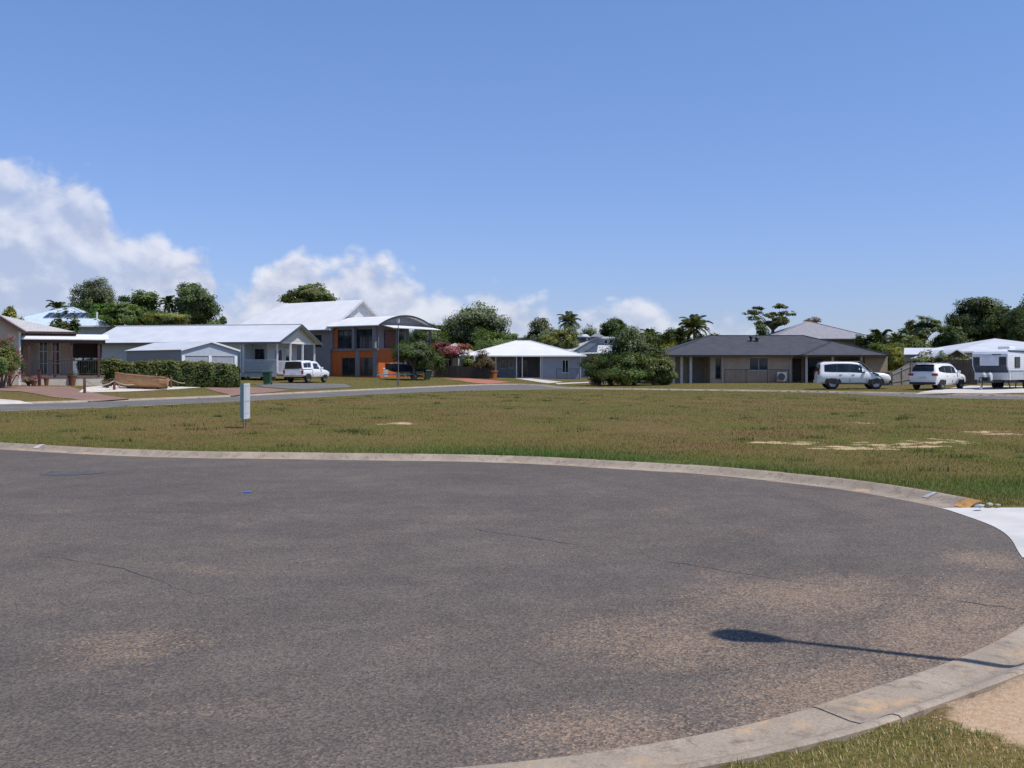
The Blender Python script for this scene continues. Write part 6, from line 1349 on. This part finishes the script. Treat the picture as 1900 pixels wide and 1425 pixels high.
# near verge at the lower right
N = 120000; Pn = np.c_[rng.uniform(-1.6, 3.4, N), rng.uniform(2.5, 5.2, N)]; s1n = sd1(Pn)
edge_ = .485 + .04*vnoise(Pn, 6, 31); dw = dirt_w(Pn) + .35*vnoise(Pn, 3.2, 33) + .15*rng.random(N); ok = (s1n > edge_) & (dw < .52) & (s1n < 2.4); Pn, s1n = Pn[ok], s1n[ok]; n = len(Pn)
patch = vnoise(Pn, 2.4, 35); gr = np.clip(.12 + .65*patch + .55*np.exp(-((s1n-.62)/.25)**2)*np.interp(Pn[:,0], [-1,.9,1.6,2.4], [1,.9,.35,.2]), 0, 1)
pick = rng.random(n) < gr; cn = np.where(pick[:,None], np.array((.20,.22,.070)), np.array((.54,.41,.23)))*(.6+.75*rng.random((n,1)))
hn = (.007 + .017*rng.random(n)**1.5)*(1+.35*pick)*(1+.4*np.clip(patch,-.5,1)); hn *= np.clip((.62-dw[ok])*5, .35, 1)
blades('grass', Pn, hn, .0022*(.7+.8*rng.random(n)), cn, 'short patchy green and straw grass on the near verge', rng, 1.3)
# lawns before the houses
N = 60000; Pl = np.c_[rng.uniform(-32, 34, N), rng.uniform(44, 112, N)]; s2l = sd2(Pl); ok = (s2l > .7) & (s2l < 26) & (Pl[:,1] > np.interp(Pl[:,0], F_s[:,0], F_s[:,1])) & (np.abs(Pl[:,0]) < .53*Pl[:,1])
Pl = Pl[ok]; n = len(Pl)
PAVED = [o for o in bpy.data.objects if o.name.split('.')[0] in ('driveway','gravel_bed','path')]
def over_paving(P):
    from mathutils.bvhtree import BVHTree
    hit = np.zeros(len(P), bool)
    for o in PAVED:
        bm = bmesh.new(); bm.from_mesh(o.data); t = BVHTree.FromBMesh(bm); vs = np.array([v.co[:2] for v in bm.verts]); bm.free()
        lo_, hi_ = vs.min(0)-.1, vs.max(0)+.1; idx = np.where(((P > lo_) & (P < hi_)).all(1))[0]
        for j in idx:
            if t.ray_cast(Vector((P[j,0], P[j,1], 50)), Vector((0,0,-1)))[0] is not None: hit[j] = True
    return hit
Pl = Pl[~over_paving(Pl)]; n = len(Pl); cl = np.array((.27,.215,.085))*(.65+.7*rng.random((n,1))); gl_ = vnoise(Pl, .3, 44) + .6*rng.random(n) > .45; cl[gl_] = np.array((.165,.165,.055))*(.7+.6*rng.random((gl_.sum(),1)))
blades('grass', Pl, .03+.03*rng.random(n), .02*(.6+.8*rng.random(n)), cl, 'mown lawns in front of the houses', rng)

# loose grit on the asphalt near the kerb and soil crumbs on the verge
def grit(name, P, r, z, cols, label, m):
    n = len(P); base = np.array([(1,0,0),(-.5,.87,0),(-.5,-.87,0),(0,0,1.1)]); a = rng.random(n)*6.28; ca, sa = np.cos(a), np.sin(a); V = np.zeros((n,4,3)); j = .7+.6*rng.random((n,4,1)); b = base[None]*j*r[:,None,None]
    V[:,:,0] = b[:,:,0]*ca[:,None]-b[:,:,1]*sa[:,None]+P[:,0:1]; V[:,:,1] = b[:,:,0]*sa[:,None]+b[:,:,1]*ca[:,None]+P[:,1:2]; V[:,:,2] = b[:,:,2]+z[:,None]
    f = np.array([(0,1,3),(1,2,3),(2,0,3)]); Fq = (f[None]+4*np.arange(n)[:,None,None]).reshape(-1,3); o = npmesh(name, V.reshape(-1,3), Fq, m, None, np.repeat(cols,4,0)); return tag(o, label, kind='stuff')
GRIT = leafmat('grit', 0.0, .95)
N = 14000; c0 = np.array([(1.6,5.3),(2.6,6.2),(3.6,7.6),(.6,5.9),(1.2,4.9),(.2,4.6),(-2,5.8),(2.2,7.4)]); k = rng.integers(0, len(c0), N); Pg = c0[k]+rng.normal(0,.75,(N,2)); ok = (poly_sd(Pg, bulb) < -.02) & (vnoise(Pg, 1.3, 61)+.5*rng.random(N) > .1); Pg = Pg[ok]; n = len(Pg)
cg = np.array((.27,.20,.145))*(.55+.8*rng.random((n,1))); dk = rng.random(n) < .16; cg[dk] = np.array((.05,.04,.038)); grit('grit', Pg, .0015+.0035*rng.random(n)**3, np.full(n,.001), cg, 'loose sandy grit scattered on the asphalt near the kerb', GRIT)
N = 9000; Ps = np.c_[rng.uniform(1.4,3.4,N), rng.uniform(3.6,5.6,N)]; ok = (poly_sd(Ps, bulb) > .49) & (dirt_w(Ps) > .35); Ps = Ps[ok]; n = len(Ps)
cs = np.array((.42,.28,.165))*(.6+.6*rng.random((n,1))); grit('soil_crumbs', Ps, .002+.006*rng.random(n)**4, zmesh(Ps)-.001, cs, 'sandy soil crumbs on the bare verge', GRIT)
